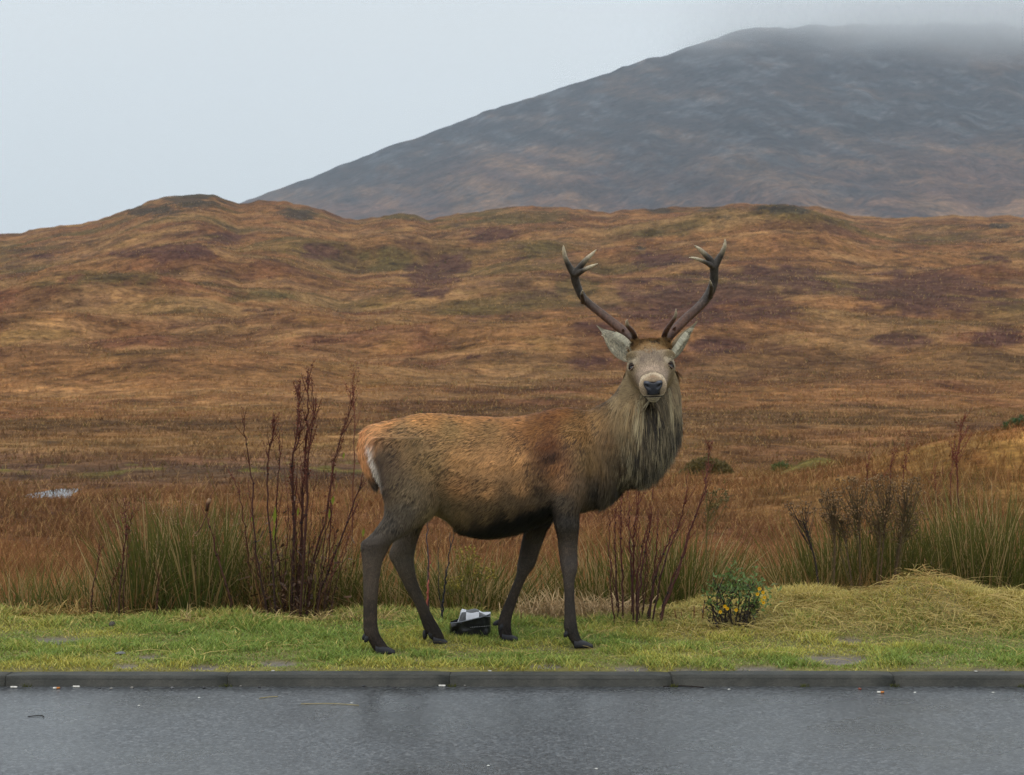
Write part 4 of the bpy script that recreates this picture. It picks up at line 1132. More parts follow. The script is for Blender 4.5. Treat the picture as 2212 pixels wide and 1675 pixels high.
antler([(1205, 1160, 0, 44), (1225, 1115, .005, 45), (1262, 1060, .02, 46), (1330, 990, .05, 44), (1420, 900, .09, 43), (1510, 820, .12, 42), (1590, 740, .14, 42), (1650, 650, .14, 42), (1685, 560, .13, 40), (1692, 470, .11, 40), (1690, 385, .09, 43)],
       [[(1692, 400, .09, 40), (1735, 328, .08, 30), (1775, 255, .06, 22), (1794, 190, .04, 15), (1795, 133, .03, 3)],
        [(1690, 400, .09, 40), (1650, 335, .07, 30), (1595, 275, .05, 23), (1545, 228, .03, 15), (1501, 197, .02, 3)],
        [(1685, 405, .09, 30), (1630, 370, .04, 20), (1570, 342, .0, 17), (1505, 320, -.03, 11), (1450, 313, -.05, 3)],
        [(1655, 690, .13, 26), (1662, 640, .07, 22), (1664, 590, .02, 17), (1652, 529, -.03, 3)],
        [(1212, 1130, -.01, 32), (1215, 1065, -.05, 27), (1238, 1005, -.09, 23), (1285, 935, -.13, 19), (1322, 870, -.16, 14), (1326, 802, -.19, 3)],
        [(1290, 1020, .03, 18), (1310, 990, .01, 12), (1325, 972, .0, 4)]], (1215, 1135, 0))

# eyes, nose, mouth
for e_ in EYE_L:
    sg = 1 if e_[1] > 0 else -1
    q = head_pt(*e_); loc, nor, _, _ = BODY_BVH.ray_cast(V3(q + HA * .3), V3(-HA))
    loc2, nor2, _, _ = BODY_BVH.find_nearest(loc)
    q = np.array(loc) - np.array(nor2) * .0075; nor = nor2
    v, f = blob_geo(.0158, 16, 12, 0, 0.0)
    eo = mesh_np("eye", v + q, f, M_EYE, stag)
    mb = MB()                                             # lids
    nrv = unit(np.array(nor)); fw = unit(HR - nrv * (HR @ nrv)); upv = np.cross(nrv, fw); upv = upv if upv[2] > 0 else -upv
    for lo, cl in ((1, (58, 46, 40)), (-1, (128, 108, 94))):
        a = np.linspace(.05, math.pi - .05, 12)
        pts = [q + fw * .0185 * math.cos(t_) * .92 + upv * ((.0095 if lo > 0 else -.0110) * math.sin(t_) - .10 * sg * .0185 * math.cos(t_)) + nrv * (.0085 + .006 * math.sin(t_)) for t_ in a]
        mb.tube(pts, np.where(np.arange(12) % 11 == 0, .0012, (.0040 if lo > 0 else .0020)), lin(cl), 7)
    mb.build("eyelids", M_SKIN, eo)

def on_muzzle(r, u, lift=.0015):
    o_ = head_pt(.45, r, u); h = BODY_BVH.ray_cast(V3(o_), V3(-HA))
    if h[0] is None: return head_pt(.33, r, u), HA
    return np.array(h[0]) + np.array(h[1]) * lift, np.array(h[1])
NU = np.linspace(.033, -.027, 17); cols = 27
v_, c_ = [], []
for iu, u in enumerate(NU):
    hw = float(np.interp(u, [-.027, -.018, -.008, .002, .012, .021, .028, .033], [.015, .022, .028, .034, .040, .042, .040, .035]))
    for j in range(cols):
        q = -1 + 2 * j / (cols - 1); aq = abs(q)
        dip = float(np.interp(u, [.015, .033], [0, .008])) * max(0, 1 - (aq / .5) ** 2)
        edge = max(aq ** 8, 1.0 if iu in (0, 16) else 0)
        p_, n_ = on_muzzle(q * hw, u - dip, .0065 * (1 - edge) - .0005 * edge)
        hole = math.exp(-((aq - .66) / .19) ** 2 - ((u - .013 - .014 * (aq - .6)) / .0048) ** 2)
        wing = math.exp(-((aq - .60) / .26) ** 2 - ((u - .026) / .0055) ** 2) + .5 * math.exp(-((aq - .5) / .2) ** 2 - ((u - .001) / .004) ** 2)
        p_ = p_ - HA * (.010 * hole - .0045 * wing)
        v_.append(p_); c_.append(lin((50, 51, 56)) * max(.02, 1 - 1.0 * hole + 2.4 * wing) * (.9 + .2 * random.random()))  # nostril shade and highlights on the wings painted into the colour
f_ = [(i * cols + j, i * cols + j + 1, (i + 1) * cols + j + 1, (i + 1) * cols + j) for i in range(16) for j in range(cols - 1)]
nose_m = mat_vcol("wet_nose", 0.5, 0.35, (160.0,), 0.2, 0.4, 220.0, .003)
mesh_np("nose", np.array(v_), np.array(f_), nose_m, stag, np.array(c_))
mb = MB(); pts = []
for q in np.linspace(-1, 1, 17):
    p_, n_ = on_muzzle(q * .040, -.036 - .006 * abs(q) ** 2, .0004); pts.append(p_)
mb.tube(pts, np.where(np.abs(np.linspace(-1, 1, 17)) > .95, .0012, .0028), lin((40, 32, 28)), 6); mb.build("mouth", M_SKIN, stag)

# hooves: two cleats and two dew claws to a foot
def hoof(toe_px, toe_py, heel_px, Yf, top_py, dews):
    gz = float(verge_z(np.array([0.3]), np.array([9.2]))[0])
    for side in (-1, 1):
        mb = MB(); yy = Yf + side * .0175
        hx, tx = (heel_px - CX) / F * Yf, (toe_px - CX) / F * Yf
        zb = CAMZ - (toe_py - HY) / F * Yf; zt = CAMZ - (top_py - HY) / F * Yf
        rg = []
        for k, t_ in enumerate(np.linspace(0, 1, 9)):
            x = hx + (tx - hx) * t_; h = (zt - zb) * 1.25 * (1 - .74 * t_ ** 1.4); wd_ = .0165 * (1 - .7 * t_ ** 2.5)
            a = ANG[::2]; cs, sn = sup(a, 2.4)
            rg.append(np.stack([x + .012 * (sn < 0) * -t_ * 0 + 0 * cs, yy - side * .004 * t_ + cs * wd_, zb + h * .5 + sn * h * .5], -1))
        v, f = loft(rg); mb.add(v, f, lin((50, 50, 55))); mb.build("hoof", M_HOOF, stag)
    for k, (dx, dy, tx_, ty_) in enumerate(dews):
        mb = MB(); yy = Yf + (-.02 if k == 0 else .02)
        a, b = P(dx, dy, yy), P(tx_, ty_, yy)
        mb.tube([a, a * .6 + b * .4, a * .25 + b * .75, b], [.010, .0125, .010, .004], lin((44, 44, 48)), 8); mb.build("dewclaw", M_HOOF, stag)
hoof(853, 1413, 812, yfoot(1412), 1394, [(797, 1372, 788, 1388), (795, 1368, 783, 1382)])
hoof(967, 1391, 936, yfoot(1391), 1376, [(929, 1364, 932, 1380), (919, 1362, 917, 1382)])
hoof(1281, 1399, 1240, yfoot(1399), 1383, [(1228, 1362, 1219, 1377), (1229, 1360, 1223, 1374)])
hoof(1119, 1384, 1084, yfoot(1384), 1369, [(1087, 1347, 1081, 1363), (1080, 1343, 1065, 1350)])


# ------------------------------------------------------------------ plants behind the verge
def ground(px, Y):
    X = (px - CX) / F * Y
    return float(max(verge_z(np.array([X]), np.array([Y]))[0] if Y < 10.85 else -9, terr_z(np.array([X]), np.array([Y]))[0]))

def empty(name, loc, label, cat, group=None):
    o = bpy.data.objects.new(name, None); COL.objects.link(o); o.location = (0, 0, 0); o.empty_display_size = .1
    return tag(o, label, cat, group)

def seeds(pts, n, rs, ln, wd, c, up=0.3):
    """little papery scales round a polyline"""
    pts = np.asarray(pts); i = RNG.integers(0, len(pts), n)
    p = pts[i] + RNG.normal(0, rs, (n, 3)); d = unit(RNG.normal(0, 1, (n, 3)) + np.array((0, 0, up)))
    sd_ = unit(np.cross(d, RNG.normal(0, 1, (n, 3))))
    cc = np.asarray(c) * RNG.uniform(.55, 1.35, n)[:, None]
    return ribbons(p, d, 0 * d, RNG.uniform(.6, 1.3, n) * ln, RNG.uniform(.6, 1.3, n) * wd, sd_, cc, cc, 2)

def dock_stem(parent, path, Y, r0=.006, c0=(62, 44, 36), c1=(92, 52, 40), branch=9, start=.35, seed=140, blen=.16, spread=.35):
    """one dead stem with steep side shoots and rusty seed scales"""
    py0 = path[0][1]
    zb = ground(path[0][0], Y)
    pts = [P(a, b, Y + random.uniform(-.03, .03) * (k > 0)) for k, (a, b) in enumerate(path)]
    pts[0][2] = min(pts[0][2], zb) - .01
    st = spline(pts, 26)
    st[1:, :2] += RNG.normal(0, .0028, (25, 2))
    t = np.linspace(0, 1, 26)[:, None]
    mb = MB(); mb.tube(st, r0 * (1 - .78 * t[:, 0]), lin(c0) * (1 - t) + lin(c1) * t, 6)
    for k in (7, 12, 17):                                   # swollen nodes
        mb.blob(st[k], r0 * 1.35 * (1 - .6 * k / 26), lin(c0) * .8, k, .2, 6, 4)
    shoots = [st[12:]]
    for b in range(branch):
        u = start + (1 - start) * random.random() * .95; k = min(24, int(u * 25))
        ax = unit(st[k + 1] - st[k]); a = random.uniform(0, 2 * math.pi)
        out = np.array((math.cos(a), .6 * math.sin(a), 0)); L_ = blen * random.uniform(.35, 1.1) * (1.15 - .6 * u)
        q = [st[k], st[k] + (ax + out * spread) * L_ * .4, st[k] + (ax * 1.0 + out * spread * .8) * L_ * .75, st[k] + (ax * 1.05 + out * spread * .7) * L_]
        q = spline(q, 8); mb.tube(q, np.linspace(r0 * .34, r0 * .12, 8), lin(c1), 4, False); shoots.append(q)
    so = mb.build("stem", M_STEM, parent)
    if seed:
        V, T_, C = seeds(np.vstack(shoots), seed, .0065, .009, .006, lin((112, 62, 46)))
        mesh_np("seed_head", V, T_, M_LEAF, so, C)["kind"] = "stuff"
    return so

def z5(l): return [(162 + .3869 * a, 783 + .3869 * b) for a, b in l]      # blow-ups used to read the stems
def z6(l): return [(1242 + .258 * a, 972 + .258 * b) for a, b in l]
def z7(l): return [(1620 + .3224 * a, 864 + .3224 * b) for a, b in l]

dk = empty("dock_plant", None, "tall dark dead dock with many rusty upright stems behind the stag's rump", "plant")
for q, r, nb, sd in (
    ([(1090, 1440), (1010, 1050), (985, 650), (945, 400), (932, 285)], .0060, 8, 60), ([(1130, 1440), (1090, 1000), (1072, 600), (1100, 420), (1112, 300)], .0062, 14, 190),
    ([(1180, 1440), (1125, 1000), (1140, 560), (1140, 390)], .0055, 10, 110), ([(1222, 1440), (1232, 1000), (1208, 650), (1245, 300), (1250, 120)], .0085, 26, 420),
    ([(1240, 1440), (1262, 950), (1285, 550), (1300, 250), (1298, 80)], .0085, 26, 420), ([(1205, 1440), (1222, 900), (1212, 560), (1262, 380), (1240, 230)], .0075, 18, 240),
    ([(1255, 1440), (1290, 900), (1300, 600), (1330, 300), (1328, 130)], .0075, 22, 330), ([(1265, 1440), (1310, 1180), (1400, 880), (1440, 600), (1472, 470), (1530, 280), (1556, 150)], .0065, 20, 280),
    ([(1295, 1440), (1400, 1200), (1530, 870), (1600, 650), (1615, 570)], .0068, 10, 90), ([(1285, 1440), (1345, 1100), (1420, 880), (1440, 740)], .0055, 4, 0),
    ([(1090, 1440), (980, 1150), (945, 900), (905, 690), (868, 620)], .0050, 8, 60), ([(1150, 1440), (1175, 1100), (1195, 800)], .0050, 5, 40),
    ([(1210, 1440), (1250, 1150), (1270, 900), (1268, 700)], .0080, 8, 120), ([(1235, 1440), (1215, 1100), (1235, 800)], .0085, 6, 80), ([(1320, 1440), (1400, 1260), (1470, 1120), (1530, 960)], .005, 5, 40)):
    dock_stem(dk, z5(q), 10.35 + random.uniform(-.14, .12), r, branch=nb, seed=sd, c0=random.choice([(50, 38, 34), (60, 40, 34), (72, 50, 36)]))
for k in range(26):
    bx = random.gauss(640, 34); tx = bx + (bx - 640) * random.uniform(.3, 1.4) + random.uniform(-14, 14); ty = random.uniform(960, 1190)
    g = random.random() < .4
    dock_stem(dk, [(bx, 1338), ((bx + tx) / 2 + random.uniform(-8, 8), (1338 + ty) / 2), (tx, ty)], 10.38 + random.uniform(-.15, .15), random.uniform(.0025, .0045), branch=random.randint(2, 7), seed=random.choice([0, 25, 50]), c0=(104, 100, 44) if g else (58, 42, 36), c1=(110, 90, 48) if g else (96, 54, 42))
n = 520; bx = RNG.normal(640, 38, n); by = 1338 - np.abs(RNG.normal(0, 85, n)); bx = bx + (bx - 640) * (1338 - by) / 260
p = np.array([P(a, b, 10.38 + random.uniform(-.16, .16)) for a, b in zip(bx, by)]); d = unit(RNG.normal(0, 1, (n, 3)) + np.array((0, 0, -.7))); cc = mixc(lin((70, 48, 36)) * np.ones((n, 3)), lin((112, 84, 58)), RNG.uniform(0, 1, n)) * RNG.uniform(.5, 1.2, n)[:, None]
V, T_, C = ribbons(p, d, 0 * d, RNG.uniform(.02, .06, n), RNG.uniform(.005, .014, n), unit(np.cross(d, RNG.normal(0, 1, (n, 3)))), cc, cc, 2)
mesh_np("withered_leaves", V, T_, M_LEAF, dk, C)["kind"] = "stuff"
mb = MB()                                                   # a few live green leaves on it
for (a, b, L_, w_) in ((1440, 770, .05, .016), (990, 872, .035, .012), (1115, 860, .10, .016), (1420, 850, .06, .010), (1610, 950, .05, .012), (1245, 835, .05, .01), (1500, 520, .04, .01), (1110, 950, .09, .012)):
    q = P(162 + .3869 * a, 783 + .3869 * b, 10.28); c = lin((134, 142, 48))
    v = np.array([q + (-.2 * w_, 0, -L_ * .5), q + (-w_ * .6, 0, 0), q + (w_ * .5, .008, 0), q + (.3 * w_, 0, L_ * .5)]); lo = MB()
    lo.add(v, [(0, 2, 1), (1, 2, 3)], c); lo.build("leaf", M_LEAF, dk)

for nm_, lb, items in (
    ("dock_plant", "small reddish dead dock beside the short outer rush clump", [([(240, 1400), (262, 1150), (285, 940), (270, 760)], .0052, 12, 150), ([(265, 1400), (280, 1180), (300, 950), (330, 800)], .004, 9, 100), ([(180, 1370), (215, 1230), (252, 1110)], .0035, 5, 50)]),
    ("withered_plant", "thin bare dark stem standing alone beyond the small reddish dock", [([(90, 1415), (98, 1280), (128, 1120), (152, 980)], .0048, 6, 30)]),
    ("withered_plant", "thick broken brown stem leaning left with a blunt snapped top", [([(895, 1440), (850, 1270), (790, 1060), (740, 880), (735, 830)], .0075, 3, 0)]),
    ("withered_plant", "peeled grey-brown stem stump among the green rushes", [([(462, 1425), (458, 1320), (470, 1180)], .0065, 2, 0)])):
    o = empty(nm_, None, lb, "plant")
    for q, r, nb, sd in items: dock_stem(o, z5(q), 10.28 + random.uniform(-.05, .1), r, branch=nb, seed=sd)
    if "broken" in lb:
        mb = MB(); mb.tube([P(*z5([(735, 832)])[0], 10.3), P(*z5([(742, 790)])[0], 10.3), P(*z5([(752, 762)])[0], 10.3)], [.0075, .011, .0095], np.array([lin((70, 46, 34)), lin((84, 56, 40)), lin((150, 120, 90))]), 8); mb.build("snapped_top", M_STEM, o)
        mb = MB(); mb.tube(spline([P(*z5([x])[0], 10.31) for x in ((735, 850), (700, 930), (672, 955))], 8), .0028, lin((84, 52, 42)), 5); mb.build("twig", M_STEM, o)
        mb = MB(); mb.tube(spline([P(*z5([x])[0], 10.31) for x in ((742, 800), (762, 740), (788, 700))], 8), .0016, lin((100, 60, 46)), 5); mb.build("twig", M_STEM, o)

d2 = empty("dock_plant", None, "dead dock with bare reddish stems below the stag's throat", "plant")
for q, r, nb, sd in (
    ([(405, 1460), (395, 1050), (382, 720), (385, 450), (400, 330)], .0055, 10, 50), ([(480, 1460), (490, 950), (500, 650), (545, 300)], .0075, 12, 60), ([(365, 1450), (340, 950), (330, 620), (345, 480)], .0048, 8, 40),
    ([(600, 1450), (690, 1000), (790, 760), (830, 600)], .006, 8, 40), ([(620, 1440), (660, 1050), (690, 720), (700, 500)], .0055, 4, 10), ([(505, 1450), (560, 1000), (620, 700), (650, 330)], .006, 10, 50),
    ([(690, 1430), (850, 1050), (960, 700), (1080, 350), (1115, 100), (1122, -80)], .0065, 14, 80), ([(695, 1430), (790, 1150), (930, 830), (985, 600)], .006, 6, 30), ([(640, 1420), (740, 980), (860, 650), (930, 400), (945, 150)], .005, 8, 40),
    ([(490, 1450), (462, 750), (440, 300)], .005, 8, 30), ([(520, 1450), (520, 1150), (560, 820), (640, 560)], .006, 6, 20), ([(330, 1450), (300, 1100), (290, 640), (270, 500)], .004, 3, 0)):
    dock_stem(d2, z6(q), 9.93 + random.uniform(-.1, .1), r, branch=nb, seed=sd, c0=random.choice([(64, 44, 42), (80, 52, 46), (56, 46, 46)]), c1=(112, 62, 50))
for k in range(10):
    bx = random.gauss(1375, 22); tx = bx + (bx - 1370) * random.uniform(.4, 1.6) + random.uniform(-10, 14); ty = random.uniform(1080, 1230)
    dock_stem(d2, [(bx, 1345), ((bx + tx) / 2 + random.uniform(-6, 6), (1345 + ty) / 2), (tx, ty)], 9.95 + random.uniform(-.1, .1), random.uniform(.0022, .0038), branch=random.randint(2, 6), seed=random.choice([0, 20]), c0=(70, 50, 44), c1=(110, 64, 52))
mb = MB(); q = P(*z6([(708, 1290)])[0], 9.9); mb.add([q + (-.012, 0, -.03), q + (-.018, 0, .0), q + (.014, .005, .002), q + (.004, 0, .03)], [(0, 2, 1), (1, 2, 3)], lin((132, 140, 56))); mb.build("leaf", M_LEAF, d2)

for lb, items, Y in (
    ("tall slender rust-red dock rising behind the rushes beyond the straw heap", [([(1390, 600), (1385, 420), (1410, 250), (1440, 90)], .006, 22, 240), ([(1345, 640), (1355, 420), (1375, 260)], .004, 10, 90)], 13.0),
    ("short rust-red dock twigs behind the dead ragwort", [([(940, 560), (945, 440), (975, 310)], .004, 8, 60), ([(1025, 540), (1040, 450), (1075, 290)], .004, 9, 80), ([(780, 540), (790, 440), (820, 320)], .0035, 8, 60)], 12.6),
    ("single thin brown dock twig between rush clumps", [([(1245, 760), (1240, 560), (1225, 420)], .004, 8, 50)], 11.8),
    ("faint red dock standing behind the stag's rump", [([(1530, 700), (1560, 420), (1552, 150), (1560, 60)], .004, 16, 150)], 12.2)):
    o = empty("dock_plant", None, lb, "plant")
    zf = z5 if "rump" in lb else z7
    for q, r, nb, sd in items:
        q = zf(q); q = [(q[0][0], q[0][1] + 90)] + q[0:] if zf is z7 else q
        dock_stem(o, q, Y, r, c0=(92, 56, 44), c1=(120, 62, 48), branch=nb, seed=sd, blen=.2)

# stems under the stag's belly
o = empty("withered_plant", None, "smooth blackish forked stem behind the stag's hind legs", "plant")
dock_stem(o, [(953, 1352), (958, 1290), (967, 1220), (975, 1150)], 10.05, .0062, c0=(44, 44, 50), c1=(54, 52, 56), branch=2, seed=0)
dock_stem(o, [(957, 1300), (948, 1250), (944, 1160)], 10.05, .0034, c0=(50, 48, 52), c1=(70, 56, 54), branch=1, seed=0)
o = empty("withered_plant", None, "straight salmon-red stem behind the stag's far hind leg", "plant")
dock_stem(o, [(921, 1330), (924, 1270), (928, 1218), (927, 1190)], 10.1, .0062, c0=(168, 92, 78), c1=(150, 84, 72), branch=0, seed=0)
dock_stem(o, [(927, 1200), (923, 1150), (930, 1090)], 10.1, .005, c0=(92, 78, 78), c1=(92, 70, 64), branch=3, seed=10)

def rush(px, Y, n, h, spread, label, group, gcol=(62, 82, 28), tip=(112, 108, 52), dead=.3, lean=0.0, seedy=0):
    X = (px - CX) / F * Y; z = ground(px, Y)
    o = empty("rush_clump", None, label, "rushes", group)
    n = int(n * .62)
    a = RNG.uniform(0, 2 * math.pi, n); r = np.sqrt(RNG.uniform(0, 1, n)) * .15
    root = np.stack([X + r * np.cos(a), Y + .7 * r * np.sin(a), np.full(n, z - .03)], -1)
    ln = spread * (.25 + 1.5 * r / .13 * RNG.uniform(.1, 1, n))
    d = unit(np.stack([np.cos(a) * ln + lean + RNG.normal(0, .10, n), np.sin(a) * ln * .7 + RNG.normal(0, .08, n), np.ones(n)], -1))
    bd = np.stack([np.cos(a) * .3, np.sin(a) * .2, -.12 * np.ones(n)], -1) * RNG.uniform(0, 1, n)[:, None]
    L_ = h * RNG.uniform(.35, 1.1, n) ** .8
    u = RNG.uniform(0, 1, n) < dead
    mess = (u & (RNG.uniform(0, 1, n) < .45))[:, None]; d = unit(d + mess * np.stack([RNG.normal(0, .55, n), RNG.normal(0, .3, n), 0 * a], -1)); bd = bd + mess * np.stack([RNG.normal(0, .5, n), 0 * a, -RNG.uniform(.1, .8, n)], -1)
    c0 = np.where(u[:, None], lin((148, 122, 78)), lin(gcol)) * RNG.uniform(.55, 1.35, n)[:, None]
    c1 = np.where(u[:, None], lin((186, 160, 112)), lin(tip)) * RNG.uniform(.6, 1.2, n)[:, None]
    V, T_, C = ribbons(root, d, bd, L_, RNG.uniform(.0034, .0064, n), tangent_side(n, RNG.uniform(-.5, .5, n)), c0 * .8, c1, 4)
    mesh_np("blades", V, T_, M_GRASS, o, C)["kind"] = "stuff"
    if seedy:
        i = RNG.choice(n, seedy); tips = root[i] + (d[i] + bd[i] * .8) * (L_[i] * .86)[:, None]
        pts = np.repeat(tips, 12, 0) + RNG.normal(0, .018, (seedy * 12, 3))
        V, T_, C = seeds(pts, len(pts), .006, .007, .005, lin((150, 118, 92)), 0)
        mesh_np("seed_head", V, T_, M_LEAF, o, C)["kind"] = "stuff"
    return o
GB = "rush clumps left of the dock"
for px, Y, n, h, sp, sy, LB in ((285, 10.5, 240, .56, .16, 0, "short rush clump beside the small reddish dock"), (330, 10.55, 380, .70, .15, 34, "tall green rush clump topped with pale brown seed tufts"), (385, 10.7, 400, .76, .14, 44, "tall green rush clump topped with pale brown seed tufts"),
        (430, 10.5, 400, .68, .14, 34, "tall green rush clump topped with pale brown seed tufts"), (478, 10.65, 420, .74, .15, 0, "dense green rush clump behind the broken leaning stem"), (525, 10.75, 280, .7, .2, 0, "thin green rush clump between broken stem and tall dock")):
    rush(px, Y, n, h, sp, LB, GB, seedy=sy)
LB, GB = "dark rushes growing round the foot of the tall dead dock", "rush clumps round the dock"
for px, Y, n, h in ((560, 10.6, 300, .58), (600, 10.7, 300, .6), (640, 10.75, 320, .58), (700, 10.7, 340, .58), (750, 10.65, 320, .56), (800, 10.8, 300, .5)): rush(px, Y, n, h, .26, LB, GB, gcol=(56, 66, 26), dead=.4)
LB, GB = "low tangled rushes and dry grass seen between the stag's legs", "tangled clumps behind the stag's legs"
for px, Y, n, h in ((850, 10.6, 340, .46), (905, 10.7, 340, .46), (985, 10.55, 460, .46), (1040, 10.6, 500, .46), (1090, 10.7, 380, .46), (1190, 10.75, 320, .5)): rush(px, Y, n, h, .55, LB, GB, dead=.5, lean=-.1)
LB, GB = "olive rushes tangled behind the bare dock stems below the throat", "rush clumps right of the stag"
for px, Y, n, h in ((1290, 10.8, 340, .6), (1350, 10.7, 340, .58), (1420, 10.75, 440, .62), (1480, 10.65, 440, .56), (1540, 10.8, 360, .5), (1620, 10.9, 360, .5), (1690, 10.9, 360, .52)): rush(px, Y, n, h, .3, LB, GB, dead=.45, lean=.05)
GB = "rush clumps right of the ragwort"
for px, Y, n, h, sp in ((1740, 10.9, 320, .60, .3), (1785, 10.85, 420, .70, .2), (1830, 11.0, 460, .76, .18), (1880, 10.9, 460, .74, .18), (1925, 10.95, 460, .78, .16), (1985, 11.0, 460, .82, .2), (2050, 10.95, 480, .84, .18), (2105, 10.9, 560, .88, .14), (2160, 10.95, 520, .88, .18), (2215, 10.9, 460, .86, .2), (2275, 10.95, 320, .8, .2)):
    rush(px, Y, n, h, sp, "green rushes growing among the bushy dead ragwort stems" if px < 2000 else "tall green rushes with dry tips behind the straw heap", GB, dead=.3)
LB, GB = "thin sprays of straw-tipped rush among small curling pale tufts", "rush sprays at the left"
for px, Y, n, h in ((20, 10.6, 150, .34), (80, 10.55, 160, .36), (140, 10.6, 150, .34), (200, 10.55, 160, .38)): rush(px, Y, n, h, .3, LB, GB, dead=.45, lean=.12)

def tuft(px, Y, n, h, label, group, c=(196, 150, 98), lean=.3):
    X = (px - CX) / F * Y; z = ground(px, Y); a = RNG.uniform(0, 2 * math.pi, n)
    root = np.stack([X + RNG.normal(0, .07 if n > 100 else .03, n), Y + RNG.normal(0, .05 if n > 100 else .02, n), np.full(n, z - .01)], -1)
    d = unit(np.stack([np.cos(a) * .5 + lean, np.sin(a) * .4, np.ones(n)], -1)); bd = np.stack([np.cos(a) * .35 + .3 * lean, np.sin(a) * .3, -.65 * np.ones(n)], -1) * RNG.uniform(.5, 1.2, n)[:, None]
    cc = lin(c) * RNG.uniform(.6, 1.2, n)[:, None]
    V, T_, C = ribbons(root, d, bd, h * RNG.uniform(.5, 1.1, n), RNG.uniform(.003, .0065, n), tangent_side(n, RNG.uniform(-.6, .6, n)), cc * .75, cc, 4)
    o = mesh_np("dry_grass_tuft", V, T_, M_DRY, None, C); tag(o, label, "grass", group)
LB, GB = "arching bleached orange grass beside the stag's near foreleg", "bleached tufts by the foreleg"
for px in (1150, 1185, 1215, 1270, 1300, 1335): tuft(px, 10.2 + random.uniform(-.08, .1), 150, .26, LB, GB, (194, 166, 126))
LB, GB = "small curling pale grass tuft among thin rush sprays", "curling tufts at the left"
for px in (40, 75, 115, 165): tuft(px, 10.3, 46, .17, LB, GB, (190, 160, 100), -.2)
LB, GB = "pale straw tuft lying at the foot of the dark dock", "straw tufts under the dock"
for px in (400, 560, 610, 680, 760, 830): tuft(px, 10.12, 26, .16, LB, GB, (196, 172, 120), .1)

# dead ragwort: branching stems with flat-topped seed heads
def ragwort_stem(parent, path, Y, heads, c=(74, 60, 48), hc=(122, 96, 68), r=.0055, nh=26):
    pts = [P(a, b, Y) for a, b in path]; pts[0][2] = min(pts[0][2], ground(path[0][0], Y)) - .02
    st = spline(pts, 18); mb = MB(); mb.tube(st, np.linspace(r, r * .45, 18), lin(c), 6); tips = []
    (x0, x1, yt, yb) = heads
    for k in range(nh):
        i = random.randint(8, 17); q = P(random.uniform(x0, x1), random.uniform(yt, yb), Y + random.uniform(-.07, .07))
        m = st[i] * .45 + q * .55 + np.array((0, 0, -.012)); br = spline([st[i], m, q], 6); mb.tube(br, np.linspace(r * .32, r * .14, 6), lin(c), 4, False); tips.append(q)
    so = mb.build("stem", M_STEM, parent); hm = MB()
    for q in tips:
        for _ in range(3): hm.blob(q + RNG.normal(0, .007, 3), random.uniform(.0032, .0058), lin(hc) * random.uniform(.5, 1.25), random.randint(0, 99), .3, 5, 4)
    hm.build("seed_head", M_STEM, so)["kind"] = "stuff"
    V, T_, C = seeds(st[6:], 46, .012, .016, .005, lin((96, 84, 48))); mesh_np("withered_leaves", V, T_, M_LEAF, so, C)["kind"] = "stuff"
rg = empty("dead_ragwort", None, "dark dead ragwort leaning left with a flat brown seed head", "plant")
ragwort_stem(rg, z7([(470, 1225), (440, 1100), (400, 950), (360, 820)]), 10.45, (1698, 1762, 1082, 1112), (54, 46, 42))
rg = empty("dead_ragwort", None, "bushy dead ragwort with crowded greyish seed heads above the rushes", "plant")
for q, h in (([(560, 1230), (570, 950), (565, 720)], (1772, 1815, 1060, 1085)), ([(740, 1190), (735, 900), (715, 680)], (1810, 1880, 1032, 1068)), ([(860, 1160), (900, 900), (940, 700)], (1870, 1935, 1026, 1062)), ([(950, 1120), (1010, 950), (1040, 700)], (1925, 1990, 1030, 1075)),
             ([(700, 1190), (640, 950), (600, 800)], (1785, 1850, 1090, 1130)), ([(840, 1150), (870, 960), (860, 820)], (1860, 1930, 1090, 1120)), ([(930, 1140), (1000, 980), (1060, 850)], (1930, 1990, 1105, 1135))):
    ragwort_stem(rg, z7(q), 10.55 + random.uniform(-.1, .12), h, c=(86, 70, 50), hc=(132, 104, 72), nh=30)
    q2 = [(a + random.uniform(-40, 40), b + random.uniform(0, 50)) for a, b in q]
    ragwort_stem(rg, z7(q2), 10.6 + random.uniform(-.1, .12), (h[0] - 8, h[1] + 10, h[2] + 14, h[3] + 34), c=(92, 80, 50), hc=(128, 100, 70), nh=26)
rg = empty("dead_ragwort", None, "single yellowish dead ragwort stem with small open head beside the bare reddish dock", "plant")
ragwort_stem(rg, z6([(1125, 1280), (1100, 850), (1110, 600), (1130, 450)]), 10.3, (1520, 1572, 1058, 1095), (104, 92, 52), (110, 96, 60), .005, 34)
rg = empty("dead_ragwort", None, "yellow-green withering ragwort behind the stag under its belly", "plant")
for q, h in (([(1000, 1335), (1005, 1270), (1015, 1225)], (985, 1040, 1180, 1215)), ([(1040, 1335), (1040, 1280), (1035, 1240)], (1020, 1068, 1215, 1250)), ([(985, 1335), (975, 1290), (965, 1265)], (950, 1000, 1245, 1275))):
    ragwort_stem(rg, q, 10.25, h, (112, 108, 48), (146, 130, 58), .0045, 26)

